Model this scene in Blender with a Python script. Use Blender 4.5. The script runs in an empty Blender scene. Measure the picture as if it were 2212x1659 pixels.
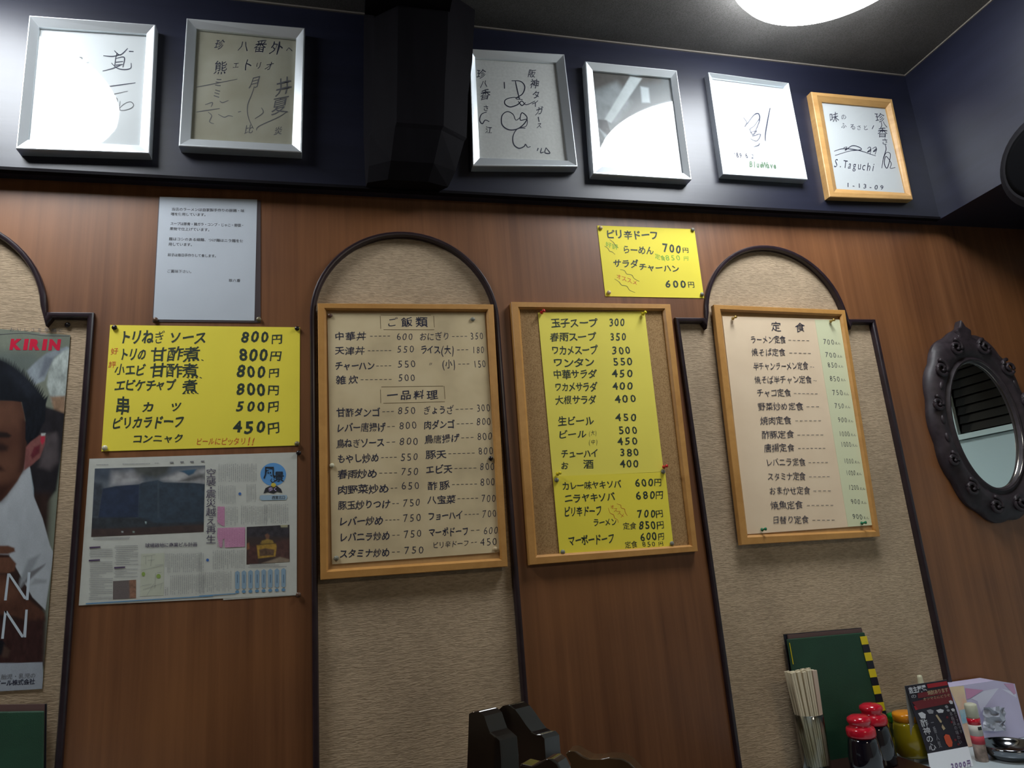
import bpy, bmesh, math, random
from mathutils import Vector, Matrix
from mathutils.geometry import tessellate_polygon
R_ = random.Random(7)
sc = bpy.context.scene
COL = sc.collection

# ------------------------------------------------------------------ camera, world, exposure
F_PX, W_PX, H_PX = 1490.0, 2212.0, 1659.0
D = 1.5                      # camera to back wall
CAM = Vector((0.0, -D, 1.21))
yw, pt, rl = [math.radians(a) for a in (14.72, 13.7, -4.5)]
FWD = Vector((math.sin(yw)*math.cos(pt), math.cos(yw)*math.cos(pt), math.sin(pt)))
_r = Vector((math.cos(yw), -math.sin(yw), 0)); _u = _r.cross(FWD)
RGT = _r*math.cos(rl) + _u*math.sin(rl); UPV = -_r*math.sin(rl) + _u*math.cos(rl)
cam_d = bpy.data.cameras.new('camera'); cam = bpy.data.objects.new('camera', cam_d); COL.objects.link(cam)
M = Matrix.Identity(4)
for i in range(3):
    M[i][0], M[i][1], M[i][2] = RGT[i], UPV[i], -FWD[i]
M.translation = CAM
cam.matrix_world = M
cam_d.sensor_fit = 'HORIZONTAL'; cam_d.sensor_width = 36.0; cam_d.lens = F_PX/W_PX*36.0
cam_d.clip_start = 0.02; cam_d.clip_end = 50
sc.camera = cam
sc.view_settings.view_transform = 'Standard'; sc.view_settings.look = 'None'
sc.view_settings.exposure = 0.25; sc.view_settings.gamma = 1.0
sc.view_settings.use_curve_mapping = False
wd = bpy.data.worlds.new('world'); sc.world = wd; wd.use_nodes = True
wd.node_tree.nodes['Background'].inputs[0].default_value = (0.55, 0.65, 0.8, 1)
wd.node_tree.nodes['Background'].inputs[1].default_value = 0.04
LAMP_STRENGTH = 21.0

# added warm fill light, unseen behind the camera, brightening the room
def area(name, loc, rot, size, energy, col):
    l = bpy.data.lights.new(name, 'AREA'); l.shape = 'DISK'; l.size = size; l.energy = energy; l.color = col
    o = bpy.data.objects.new(name, l); o.location = loc; o.rotation_euler = rot; COL.objects.link(o); return o
area('room_fill_light', (0.9, -3.0, 2.4), (0, 0, 0), 0.5, 14, (1.0, 0.86, 0.66))

# ------------------------------------------------------------------ picture geometry helpers (pixel -> point on a real plane)
def ray(x, y):
    return FWD + RGT*((x - W_PX/2)/F_PX) - UPV*((y - H_PX/2)/F_PX)
def P(x, y, off=0.0):          # point on the vertical plane `off` in front of the back wall
    v = ray(x, y); return CAM + v*((D - off)/v.y)
def PZ(x, y, z):               # point on a horizontal plane
    v = ray(x, y); return CAM + v*((z - CAM.z)/v.z)
def crop(bx, by, s):
    return lambda x, y: (bx + x/s, by + y/s)
VPV = (689.0, -5124.0)
def upvec(x, y):
    dx, dy = VPV[0]-x, VPV[1]-y; l = math.hypot(dx, dy); return (dx/l, dy/l)

# ------------------------------------------------------------------ materials
MATS = {}
def mat(name, col, rough=0.6, metal=0.0, spec=0.5, alpha=1.0, trans=0.0, emit=None, estr=0.0, coat=0.0, ior=1.45, nscale=0, namt=0.0, bump=0.0, bscale=200):
    if name in MATS: return MATS[name]
    m = bpy.data.materials.new(name); m.use_nodes = True
    nt = m.node_tree; b = nt.nodes['Principled BSDF']
    b.inputs['Base Color'].default_value = (*col, 1); b.inputs['Roughness'].default_value = rough
    b.inputs['Metallic'].default_value = metal; b.inputs['Specular IOR Level'].default_value = spec
    b.inputs['Transmission Weight'].default_value = trans; b.inputs['IOR'].default_value = ior
    b.inputs['Coat Weight'].default_value = coat; b.inputs['Coat Roughness'].default_value = 0.08
    if emit: b.inputs['Emission Color'].default_value = (*emit, 1); b.inputs['Emission Strength'].default_value = estr
    tc = nt.nodes.new('ShaderNodeTexCoord')
    if nscale:
        n = nt.nodes.new('ShaderNodeTexNoise'); n.inputs['Scale'].default_value = nscale; n.inputs['Detail'].default_value = 5
        nt.links.new(tc.outputs['Object'], n.inputs['Vector'])
        mr = nt.nodes.new('ShaderNodeMapRange'); mr.inputs[1].default_value = .3; mr.inputs[2].default_value = .7
        mr.inputs[3].default_value = 1-namt; mr.inputs[4].default_value = 1+namt
        nt.links.new(n.outputs['Fac'], mr.inputs[0])
        mx = nt.nodes.new('ShaderNodeVectorMath'); mx.operation = 'SCALE'; mx.inputs[0].default_value = col
        nt.links.new(mr.outputs[0], mx.inputs['Scale']); nt.links.new(mx.outputs[0], b.inputs['Base Color'])
    if bump:
        n2 = nt.nodes.new('ShaderNodeTexNoise'); n2.inputs['Scale'].default_value = bscale; n2.inputs['Detail'].default_value = 3
        nt.links.new(tc.outputs['Object'], n2.inputs['Vector'])
        bp = nt.nodes.new('ShaderNodeBump'); bp.inputs['Strength'].default_value = bump; bp.inputs['Distance'].default_value = 0.002
        nt.links.new(n2.outputs['Fac'], bp.inputs['Height']); nt.links.new(bp.outputs[0], b.inputs['Normal'])
    MATS[name] = m; return m

def grain(name, c1, c2, scale=(40, 40, 1.5), rough=0.45, spec=0.5, bump=0.15, contrast=1.0, coat=0.0, blotch=None):
    """veneer: stretched noise between two colours, with wider bands"""
    m = bpy.data.materials.new(name); m.use_nodes = True; nt = m.node_tree; b = nt.nodes['Principled BSDF']
    N = nt.nodes.new; L = nt.links.new
    tc = N('ShaderNodeTexCoord'); mp = N('ShaderNodeMapping'); mp.inputs['Scale'].default_value = scale
    L(tc.outputs['Object'], mp.inputs['Vector'])
    n1 = N('ShaderNodeTexNoise'); n1.inputs['Scale'].default_value = 1.0; n1.inputs['Detail'].default_value = 8; n1.inputs['Roughness'].default_value = .62; n1.inputs['Distortion'].default_value = .35
    L(mp.outputs[0], n1.inputs['Vector'])
    mp2 = N('ShaderNodeMapping'); mp2.inputs['Scale'].default_value = tuple(s*.16 for s in scale); L(tc.outputs['Object'], mp2.inputs['Vector'])
    n2 = N('ShaderNodeTexNoise'); n2.inputs['Scale'].default_value = 1.0; n2.inputs['Detail'].default_value = 3; L(mp2.outputs[0], n2.inputs['Vector'])
    ad = N('ShaderNodeMix'); ad.data_type = 'FLOAT'; ad.inputs[0].default_value = .45
    L(n1.outputs['Fac'], ad.inputs[2]); L(n2.outputs['Fac'], ad.inputs[3])
    rp = N('ShaderNodeValToRGB'); e = rp.color_ramp.elements
    e[0].position = .5-.17*contrast; e[0].color = (*c1, 1); e[1].position = .5+.17*contrast; e[1].color = (*c2, 1)
    L(ad.outputs[0], rp.inputs[0])
    L(rp.outputs[0], b.inputs['Base Color'])
    if blotch:
        n3 = N('ShaderNodeTexNoise'); n3.inputs['Scale'].default_value = 2.2; n3.inputs['Detail'].default_value = 3; L(tc.outputs['Object'], n3.inputs['Vector'])
        r3 = N('ShaderNodeValToRGB'); r3.color_ramp.elements[0].position = .42; r3.color_ramp.elements[1].position = .68
        L(n3.outputs['Fac'], r3.inputs[0])
        mx = N('ShaderNodeMix'); mx.data_type = 'RGBA'; L(r3.outputs[0], mx.inputs[0]); L(rp.outputs[0], mx.inputs[6]); mx.inputs[7].default_value = (*blotch, 1)
        mf = N('ShaderNodeMath'); mf.operation = 'MULTIPLY'; mf.inputs[1].default_value = .45; L(r3.outputs[0], mf.inputs[0]); L(mf.outputs[0], mx.inputs[0])
        L(mx.outputs[2], b.inputs['Base Color'])
    b.inputs['Roughness'].default_value = rough; b.inputs['Specular IOR Level'].default_value = spec; b.inputs['Coat Weight'].default_value = coat
    bp = N('ShaderNodeBump'); bp.inputs['Strength'].default_value = bump; bp.inputs['Distance'].default_value = .001
    L(n1.outputs['Fac'], bp.inputs['Height']); L(bp.outputs[0], b.inputs['Normal'])
    MATS[name] = m; return m

def paper_cloth(name, col, col2, sx, sz, bump, dist, rough=.85):
    """woven wall covering: short horizontal threads"""
    m = bpy.data.materials.new(name); m.use_nodes = True; nt = m.node_tree; b = nt.nodes['Principled BSDF']
    N = nt.nodes.new; L = nt.links.new
    tc = N('ShaderNodeTexCoord'); mp = N('ShaderNodeMapping'); mp.inputs['Scale'].default_value = (sx, sx, sz); L(tc.outputs['Object'], mp.inputs['Vector'])
    n1 = N('ShaderNodeTexNoise'); n1.inputs['Scale'].default_value = 1; n1.inputs['Detail'].default_value = 2; n1.inputs['Distortion'].default_value = .6; L(mp.outputs[0], n1.inputs['Vector'])
    n2 = N('ShaderNodeTexNoise'); n2.inputs['Scale'].default_value = 5; n2.inputs['Detail'].default_value = 4; L(tc.outputs['Object'], n2.inputs['Vector'])
    rp = N('ShaderNodeValToRGB'); rp.color_ramp.elements[0].position = .3; rp.color_ramp.elements[0].color = (*col2, 1); rp.color_ramp.elements[1].position = .62; rp.color_ramp.elements[1].color = (*col, 1)
    L(n1.outputs['Fac'], rp.inputs[0])
    mr = N('ShaderNodeMapRange'); mr.inputs[1].default_value = .3; mr.inputs[2].default_value = .7; mr.inputs[3].default_value = .82; mr.inputs[4].default_value = 1.15; L(n2.outputs['Fac'], mr.inputs[0])
    vm = N('ShaderNodeVectorMath'); vm.operation = 'SCALE'; L(rp.outputs[0], vm.inputs[0]); L(mr.outputs[0], vm.inputs['Scale']); L(vm.outputs[0], b.inputs['Base Color'])
    bp = N('ShaderNodeBump'); bp.inputs['Strength'].default_value = bump; bp.inputs['Distance'].default_value = dist; L(n1.outputs['Fac'], bp.inputs['Height']); L(bp.outputs[0], b.inputs['Normal'])
    b.inputs['Roughness'].default_value = rough; b.inputs['Specular IOR Level'].default_value = .3
    MATS[name] = m; return m

def blend(name, cols, scale, rough=.5, detail=3, dist=0.0, spec=.5, stretch=(1, 1, 1)):
    m = bpy.data.materials.new(name); m.use_nodes = True; nt = m.node_tree; b = nt.nodes['Principled BSDF']; N = nt.nodes.new; L = nt.links.new
    tc = N('ShaderNodeTexCoord'); mp = N('ShaderNodeMapping'); mp.inputs['Scale'].default_value = stretch; L(tc.outputs['Object'], mp.inputs['Vector'])
    n = N('ShaderNodeTexNoise'); n.inputs['Scale'].default_value = scale; n.inputs['Detail'].default_value = detail; n.inputs['Distortion'].default_value = dist; L(mp.outputs[0], n.inputs['Vector'])
    rp = N('ShaderNodeValToRGB'); els = rp.color_ramp.elements
    k = len(cols)
    els[0].position = .32; els[0].color = (*cols[0], 1); els[1].position = .68; els[1].color = (*cols[-1], 1)
    for i in range(1, k-1):
        e = els.new(.32+.36*i/(k-1)); e.color = (*cols[i], 1)
    L(n.outputs['Fac'], rp.inputs[0]); L(rp.outputs[0], b.inputs['Base Color']); b.inputs['Roughness'].default_value = rough; b.inputs['Specular IOR Level'].default_value = spec
    MATS[name] = m; return m

WOOD = grain('veneer_wood', (.104, .038, .015), (.232, .097, .040), scale=(55, 55, 1.6), rough=.42, spec=.5, bump=.12, blotch=(.290, .110, .030))
DARKW = grain('dark_stained_wood', (.0045, .0055, .014), (.012, .0135, .030), scale=(3, 3, 30), rough=.38, spec=.6, bump=.25)
DARKW2 = grain('dark_stained_wood_post', (.003, .0025, .0035), (.007, .006, .008), scale=(30, 30, 3), rough=.75, spec=.07, bump=.2)
TRIMM = mat('dark_moulding', (.022, .013, .017), rough=.28, spec=.6, nscale=30, namt=.3)
LINEN = paper_cloth('woven_wallpaper', (.500, .375, .248), (.350, .262, .170), 85, 430, .75, .0016)
CEILM = paper_cloth('ceiling_cloth', (.100, .095, .090), (.058, .054, .050), 420, 700, .5, .0008)
PINE = grain('pine_wood', (.40, .185, .042), (.56, .285, .078), scale=(30, 30, 30), rough=.45, bump=.08)
PINE2 = grain('pale_pine_wood', (.38, .20, .062), (.54, .32, .12), scale=(14, 14, 60), rough=.45, bump=.08)
CORK = blend('cork', [(.23, .125, .045), (.35, .205, .078), (.42, .26, .11)], 420, rough=.85, detail=4)
SILVER = mat('brushed_aluminium', (.80, .84, .87), rough=.38, metal=.75, spec=.5)
YELL = mat('fluorescent_yellow_paper', (.86, .72, .055), rough=.7, nscale=6, namt=.04)
YELL2 = mat('lemon_yellow_paper', (.84, .72, .10), rough=.7, nscale=6, namt=.04)
CREAM = blend('aged_cream_paper', [(.52, .41, .24), (.64, .51, .30), (.70, .57, .35)], 9, rough=.8)
BEIGEP = blend('beige_paper', [(.78, .60, .41), (.84, .66, .46)], 9, rough=.8)
GREENP = mat('pale_green_paper_strip', (.70, .71, .46), rough=.8)
WHITEP = mat('white_paper', (.66, .70, .74), rough=.6, nscale=8, namt=.05)
CARD = mat('white_autograph_card', (.54, .56, .57), rough=.7)
CARDY = blend('yellowed_autograph_card', [(.28, .26, .19), (.36, .345, .275)], 10, rough=.8)
CARDG = mat('grey_white_autograph_card', (.55, .55, .53), rough=.75, nscale=150, namt=.06)
NEWS = mat('newsprint', (.54, .55, .50), rough=.85, nscale=60, namt=.04)
INK = mat('black_ink', (.012, .012, .018), rough=.6)
INKG = mat('dark_green_ink', (.02, .035, .022), rough=.6)
INKB = mat('blue_black_ink', (.018, .020, .045), rough=.6)
INKT = mat('faint_grey_ink', (.10, .10, .11), rough=.7)
INKN = mat('newspaper_ink', (.20, .20, .21), rough=.8)
RED = mat('red_marker', (.62, .10, .02), rough=.6)
GRN = mat('green_marker', (.12, .42, .04), rough=.6)
GLASS = None

def glassmat(name, tint=(1, 1, 1), rough=0.0, gloss=1.0, refl=1.5):
    """thin pane: clear with real Fresnel reflection"""
    m = bpy.data.materials.new(name); m.use_nodes = True; nt = m.node_tree
    nt.nodes.remove(nt.nodes['Principled BSDF']); out = nt.nodes['Material Output']
    N = nt.nodes.new; L = nt.links.new
    t = N('ShaderNodeBsdfTransparent'); t.inputs[0].default_value = (*tint, 1)
    g = N('ShaderNodeBsdfGlossy'); g.inputs['Roughness'].default_value = rough
    ge = N('ShaderNodeNewGeometry'); dt = N('ShaderNodeVectorMath'); dt.operation = 'DOT_PRODUCT'; L(ge.outputs['Normal'], dt.inputs[0]); L(ge.outputs['Incoming'], dt.inputs[1])
    ab = N('ShaderNodeMath'); ab.operation = 'ABSOLUTE'; L(dt.outputs['Value'], ab.inputs[0])
    om = N('ShaderNodeMath'); om.operation = 'SUBTRACT'; om.inputs[0].default_value = 1; L(ab.outputs[0], om.inputs[1])
    pw = N('ShaderNodeMath'); pw.operation = 'POWER'; pw.inputs[1].default_value = 5; L(om.outputs[0], pw.inputs[0])
    f0 = ((refl-1)/(refl+1))**2
    fr = N('ShaderNodeMath'); fr.operation = 'MULTIPLY_ADD'; fr.inputs[1].default_value = 1-f0; fr.inputs[2].default_value = f0; L(pw.outputs[0], fr.inputs[0])
    ml = N('ShaderNodeMath'); ml.operation = 'MULTIPLY'; ml.inputs[1].default_value = gloss; ml.use_clamp = True; L(fr.outputs[0], ml.inputs[0])
    mx = N('ShaderNodeMixShader'); L(ml.outputs[0], mx.inputs[0]); L(t.outputs[0], mx.inputs[1]); L(g.outputs[0], mx.inputs[2]); L(mx.outputs[0], out.inputs[0])
    MATS[name] = m; return m
PANE = glassmat('picture_glass', (.97, .98, .98), 0.03, 1.6, 1.5)
PANE_H = glassmat('hazy_picture_glass', (.94, .95, .96), 0.11, .42, 1.5)
FILM = glassmat('laminate_film', (.93, .94, .96), 0.2, 1.2, 1.45)
JARG = glassmat('clear_glass', (.80, .82, .80), 0.03, 1.5, 1.5)

# ------------------------------------------------------------------ object helpers
def tag(o, label=None, cat=None, group=None, kind=None):
    if label: o['label'] = label
    if cat: o['category'] = cat
    if group: o['group'] = group
    if kind: o['kind'] = kind
    return o
def empty(name, loc, label, cat, group=None):
    o = bpy.data.objects.new(name, None); o.location = loc; o.empty_display_size = .03; COL.objects.link(o)
    return tag(o, label, cat, group)
def wpos(o):
    v = Vector(o.location)
    while o.parent: o = o.parent; v += Vector(o.location)
    return v
def mobj(name, verts, faces, m, parent=None, smooth=False, loc=None):
    verts = [Vector(v) for v in verts]
    if parent is not None and loc is None: base = wpos(parent)
    elif loc is not None: base = Vector(loc)
    else:
        base = sum(verts, Vector())/len(verts)
    me = bpy.data.meshes.new(name)
    me.from_pydata([tuple(v-base) for v in verts], [], faces); me.validate(); me.update()
    if smooth:
        for p in me.polygons: p.use_smooth = True
    if m: me.materials.append(m)
    o = bpy.data.objects.new(name, me); COL.objects.link(o)
    if parent is not None:
        o.parent = parent
        if loc is not None: o.location = Vector(loc) - wpos(parent)
    else: o.location = base
    return o
class MB:
    def __init__(s): s.v = []; s.f = []
    def add(s, vs, fs):
        n = len(s.v); s.v += [Vector(v) for v in vs]; s.f += [[i+n for i in f] for f in fs]; return s
    def box(s, a, b):
        x0, y0, z0 = a; x1, y1, z1 = b
        s.add([(x0,y0,z0),(x1,y0,z0),(x1,y1,z0),(x0,y1,z0),(x0,y0,z1),(x1,y0,z1),(x1,y1,z1),(x0,y1,z1)],
              [(0,3,2,1),(4,5,6,7),(0,1,5,4),(1,2,6,5),(2,3,7,6),(3,0,4,7)]); return s
    def hexa(s, lo, hi):     # two quads (4 pts each) joined
        s.add(list(lo)+list(hi), [(3,2,1,0),(4,5,6,7),(0,1,5,4),(1,2,6,5),(2,3,7,6),(3,0,4,7)]); return s
    def rings(s, rings, cap=True, closed=True):
        n = len(rings[0]); vs = [p for r in rings for p in r]; fs = []
        for k in range(len(rings)-1):
            for i in range(n if closed else n-1):
                j = (i+1) % n; fs.append((k*n+i, k*n+j, (k+1)*n+j, (k+1)*n+i))
        if cap: fs.append(tuple(range(n))[::-1]); fs.append(tuple((len(rings)-1)*n+i for i in range(n)))
        s.add(vs, fs); return s
    def lathe(s, prof, c, axis=Vector((0,0,1)), seg=28, sq=(1, 1)):
        a = Vector(axis).normalized(); t = Vector((1,0,0)) if abs(a.x) < .9 else Vector((0,1,0))
        e1 = t - a*t.dot(a); e1.normalize(); e2 = a.cross(e1); c = Vector(c)
        s.rings([[c + a*h + e1*(r*math.cos(2*math.pi*i/seg)*sq[0]) + e2*(r*math.sin(2*math.pi*i/seg)*sq[1]) for i in range(seg)] for r, h in prof]); return s
    def tube(s, pts, r, seg=8):
        pts = [Vector(p) for p in pts]; rr = []
        for i, p in enumerate(pts):
            t = (pts[min(i+1, len(pts)-1)] - pts[max(i-1, 0)]).normalized(); q = Vector((0,0,1)) if abs(t.z) < .9 else Vector((1,0,0))
            e1 = t.cross(q).normalized(); e2 = t.cross(e1); ri = r[i] if isinstance(r, (list, tuple)) else r
            rr.append([p + e1*ri*math.cos(2*math.pi*k/seg) + e2*ri*math.sin(2*math.pi*k/seg) for k in range(seg)])
        s.rings(rr); return s
    def obj(s, name, m, parent=None, smooth=False, loc=None): return mobj(name, s.v, s.f, m, parent, smooth, loc)
def bevel(o, w=.002, seg=2):
    b = o.modifiers.new('bevel', 'BEVEL'); b.width = w; b.segments = seg; b.limit_method = 'ANGLE'; return o
def autosmooth(o, deg=35):
    me = o.data
    for p in me.polygons: p.use_smooth = True
    bm = bmesh.new(); bm.from_mesh(me)
    for e in bm.edges:
        if len(e.link_faces) == 2 and e.calc_face_angle(0) > math.radians(deg): e.smooth = False
    bm.to_mesh(me); bm.free(); return o

# ------------------------------------------------------------------ lettering: glyph outlines laid out on a sheet
GC = {}
def glyph(ch, bold=0.0):
    k = (ch, bold)
    if k not in GC:
        cu = bpy.data.curves.new('g', 'FONT'); cu.body = ch; cu.size = 1; cu.resolution_u = 2; cu.offset = bold
        o = bpy.data.objects.new('g', cu); me = o.to_mesh()
        GC[k] = ([(v.co.x, v.co.y) for v in me.vertices], [tuple(p.vertices) for p in me.polygons])
        o.to_mesh_clear(); bpy.data.objects.remove(o); bpy.data.curves.remove(cu)
    return GC[k]
HALF = set('0123456789()!.,\' -ABCDEFGHIJKLMNOPQRSTUVWXYZabcdefghijklmnopqrstuvwxyz')
class Ink:
    """flat print on a vertical sheet; everything in picture pixels, projected onto the sheet's real plane"""
    def __init__(s, off): s.off = off; s.g = {}
    def _put(s, m, pts, fs):
        v, f = s.g.setdefault(m.name, ([], [])); n = len(v)
        v += [P(x, y, s.off) for x, y in pts]; f += [[i+n for i in q] for q in fs]
    def text(s, t, a, b, h, m=None, bold=.015, hand=1.0, conv=None, slant=0.0, up=None):
        m = m or INK
        if conv: sc_ = abs(conv(1, 0)[0]-conv(0, 0)[0]); a = conv(*a); b = conv(*b); h = h*sc_
        W = [(.62 if c in HALF else 1.0) for c in t]; T = sum(W)
        dx, dy = b[0]-a[0], b[1]-a[1]; L = math.hypot(dx, dy); ux, uy = dx/L, dy/L; cw = L/T; pos = 0
        for c, w in zip(t, W):
            if c in ' 　': pos += w*cw; continue
            vs, fs = glyph(c, 0.0 if c in '丼ぎござ唐' else (bold*.62 if ord(c) > 0x4e00 else bold))
            if not vs: pos += w*cw; continue
            half = c in HALF
            x0 = min(v[0] for v in vs); x1 = max(v[0] for v in vs); gx = (x0+x1)/2 if half else .5
            sy = h/(.92 if not half else .74); sx = cw/(.97 if not half else 1.02)
            sx = min(sx, sy*1.15) if not half else min(sx, sy*1.1)
            gy = .37 if not half else .35
            rot = R_.uniform(-.045, .045)*hand; k = 1+R_.uniform(-.05, .05)*hand; jx = R_.uniform(-.02, .02)*hand*h; jy = R_.uniform(-.03, .03)*hand*h
            cx = a[0]+ux*(pos+w*cw/2)+jx; cy = a[1]+uy*(pos+w*cw/2)+jy
            px_, py_ = up or upvec(cx, cy)
            sl = slant + .05*hand
            ph1 = R_.uniform(0, 6.3); ph2 = R_.uniform(0, 6.3)
            pts = []
            for (gx_, gy_) in vs:
                qx = (gx_-gx)*sx*k; qy = (gy_-gy)*sy*k
                qx += qy*sl; qy += qx*.06*hand
                if hand: w_ = .030*hand*sy; qx += w_*math.sin(gy_*5+ph1); qy += w_*math.sin(gx_*5+ph2)
                qx, qy = qx*math.cos(rot)-qy*math.sin(rot), qx*math.sin(rot)+qy*math.cos(rot)
                pts.append((cx+ux*qx+px_*qy, cy+uy*qx+py_*qy))
            s._put(m, pts, fs); pos += w*cw
    def vtext(s, t, a, b, h, w=None, m=None, bold=.015, hand=1.0, conv=None):
        if conv: sc_ = abs(conv(1, 0)[0]-conv(0, 0)[0]); a = conv(*a); b = conv(*b); h *= sc_; w = (w*sc_ if w else None)
        n = len(t)
        for i, c in enumerate(t):
            f = i/(n-1) if n > 1 else 0; cx = a[0]+(b[0]-a[0])*f; cy = a[1]+(b[1]-a[1])*f; ww = w or h
            s.text(c, (cx-ww/2, cy), (cx+ww/2, cy), h, m, bold, hand)
    def stroke(s, pts, w, m=None, conv=None, taper=True, smooth=True):
        m = m or INK
        if conv: sc_ = abs(conv(1, 0)[0]-conv(0, 0)[0]); pts = [conv(*p) for p in pts]; w *= sc_
        if smooth and len(pts) > 2:
            q = [pts[0]]+list(pts)+[pts[-1]]; o = []
            for i in range(1, len(q)-2):
                for k in range(6):
                    t = k/6; p0, p1, p2, p3 = q[i-1], q[i], q[i+1], q[i+2]
                    o.append(tuple(.5*((2*p1[d])+(-p0[d]+p2[d])*t+(2*p0[d]-5*p1[d]+4*p2[d]-p3[d])*t*t+(-p0[d]+3*p1[d]-3*p2[d]+p3[d])*t**3) for d in (0, 1)))
            o.append(pts[-1]); pts = o
        n = len(pts); L = []; Rr = []
        for i, p in enumerate(pts):
            a = pts[max(i-1, 0)]; b = pts[min(i+1, n-1)]; dx, dy = b[0]-a[0], b[1]-a[1]; l = math.hypot(dx, dy) or 1
            ww = w/2*((.45+.55*math.sin(math.pi*min(max((i+.6)/(n), .12), .9))) if taper else 1)
            L.append((p[0]-dy/l*ww, p[1]+dx/l*ww)); Rr.append((p[0]+dy/l*ww, p[1]-dx/l*ww))
        s._put(m, L+Rr, [(i, i+1, n+i+1, n+i) for i in range(n-1)])
    def dash(s, a, b, m=None, w=5, n=None, conv=None):
        if conv: sc_ = abs(conv(1, 0)[0]-conv(0, 0)[0]); a = conv(*a); b = conv(*b); w *= sc_
        L = math.hypot(b[0]-a[0], b[1]-a[1]); n = n or max(2, round(L/9.5))
        for i in range(n):
            t0 = (i+.12)/n; t1 = (i+.72)/n
            s.stroke([(a[0]+(b[0]-a[0])*t0, a[1]+(b[1]-a[1])*t0), (a[0]+(b[0]-a[0])*t1, a[1]+(b[1]-a[1])*t1)], w, m, taper=False)
    def poly(s, pts, m, conv=None):
        if conv: pts = [conv(*p) for p in pts]
        tr = tessellate_polygon([[Vector((x, y, 0)) for x, y in pts]])
        s._put(m, pts, [tuple(t) for t in tr])
    def ell(s, c, rx, ry, m, conv=None, n=32, a0=0, a1=360):
        pts = [(c[0]+rx*math.cos(math.radians(a0+(a1-a0)*i/n)), c[1]+ry*math.sin(math.radians(a0+(a1-a0)*i/n))) for i in range(n if a1-a0 == 360 else n+1)]
        s.poly(pts, m, conv)
    def build(s, parent, name='lettering', labels=None):
        out = []
        for mn, (v, f) in s.g.items():
            o = mobj(name, v, f, bpy.data.materials[mn], parent)
            if labels and mn in labels: o['label'] = labels[mn]
            if name in ('lettering', 'illustration') and len(f) > 12: o['kind'] = 'stuff'
            out.append(o)
        return out

def sheet_mesh(quad, off, th=.0006, n=8, wave=0.0, seed=0):
    """paper: TL,TR,BR,BL pixels on plane off; slight waves away from pinned corners"""
    A = [P(*q, off) for q in quad]; rr = random.Random(seed); ph = rr.random()*6
    fr = []; bk = []
    for j in range(n+1):
        for i in range(n+1):
            u, v = i/n, j/n
            p = (A[0]*(1-u)+A[1]*u)*(1-v) + (A[3]*(1-u)+A[2]*u)*v
            fr.append(p); bk.append(p+Vector((0, th, 0)))
    vs = fr+bk; N = n+1; fs = []
    for j in range(n):
        for i in range(n):
            a = j*N+i; fs.append((a, a+N, a+N+1, a+1)); b = a+N*N; fs.append((b, b+1, b+N+1, b+N))
    ed = [i for i in range(N)]+[j*N+N-1 for j in range(1, N)]+[(N-1)*N+i for i in range(N-2, -1, -1)]+[j*N for j in range(N-2, 0, -1)]
    for k in range(len(ed)):
        a, b = ed[k], ed[(k+1) % len(ed)]; fs.append((a, b, b+N*N, a+N*N))
    return vs, fs
import numpy as np
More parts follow.
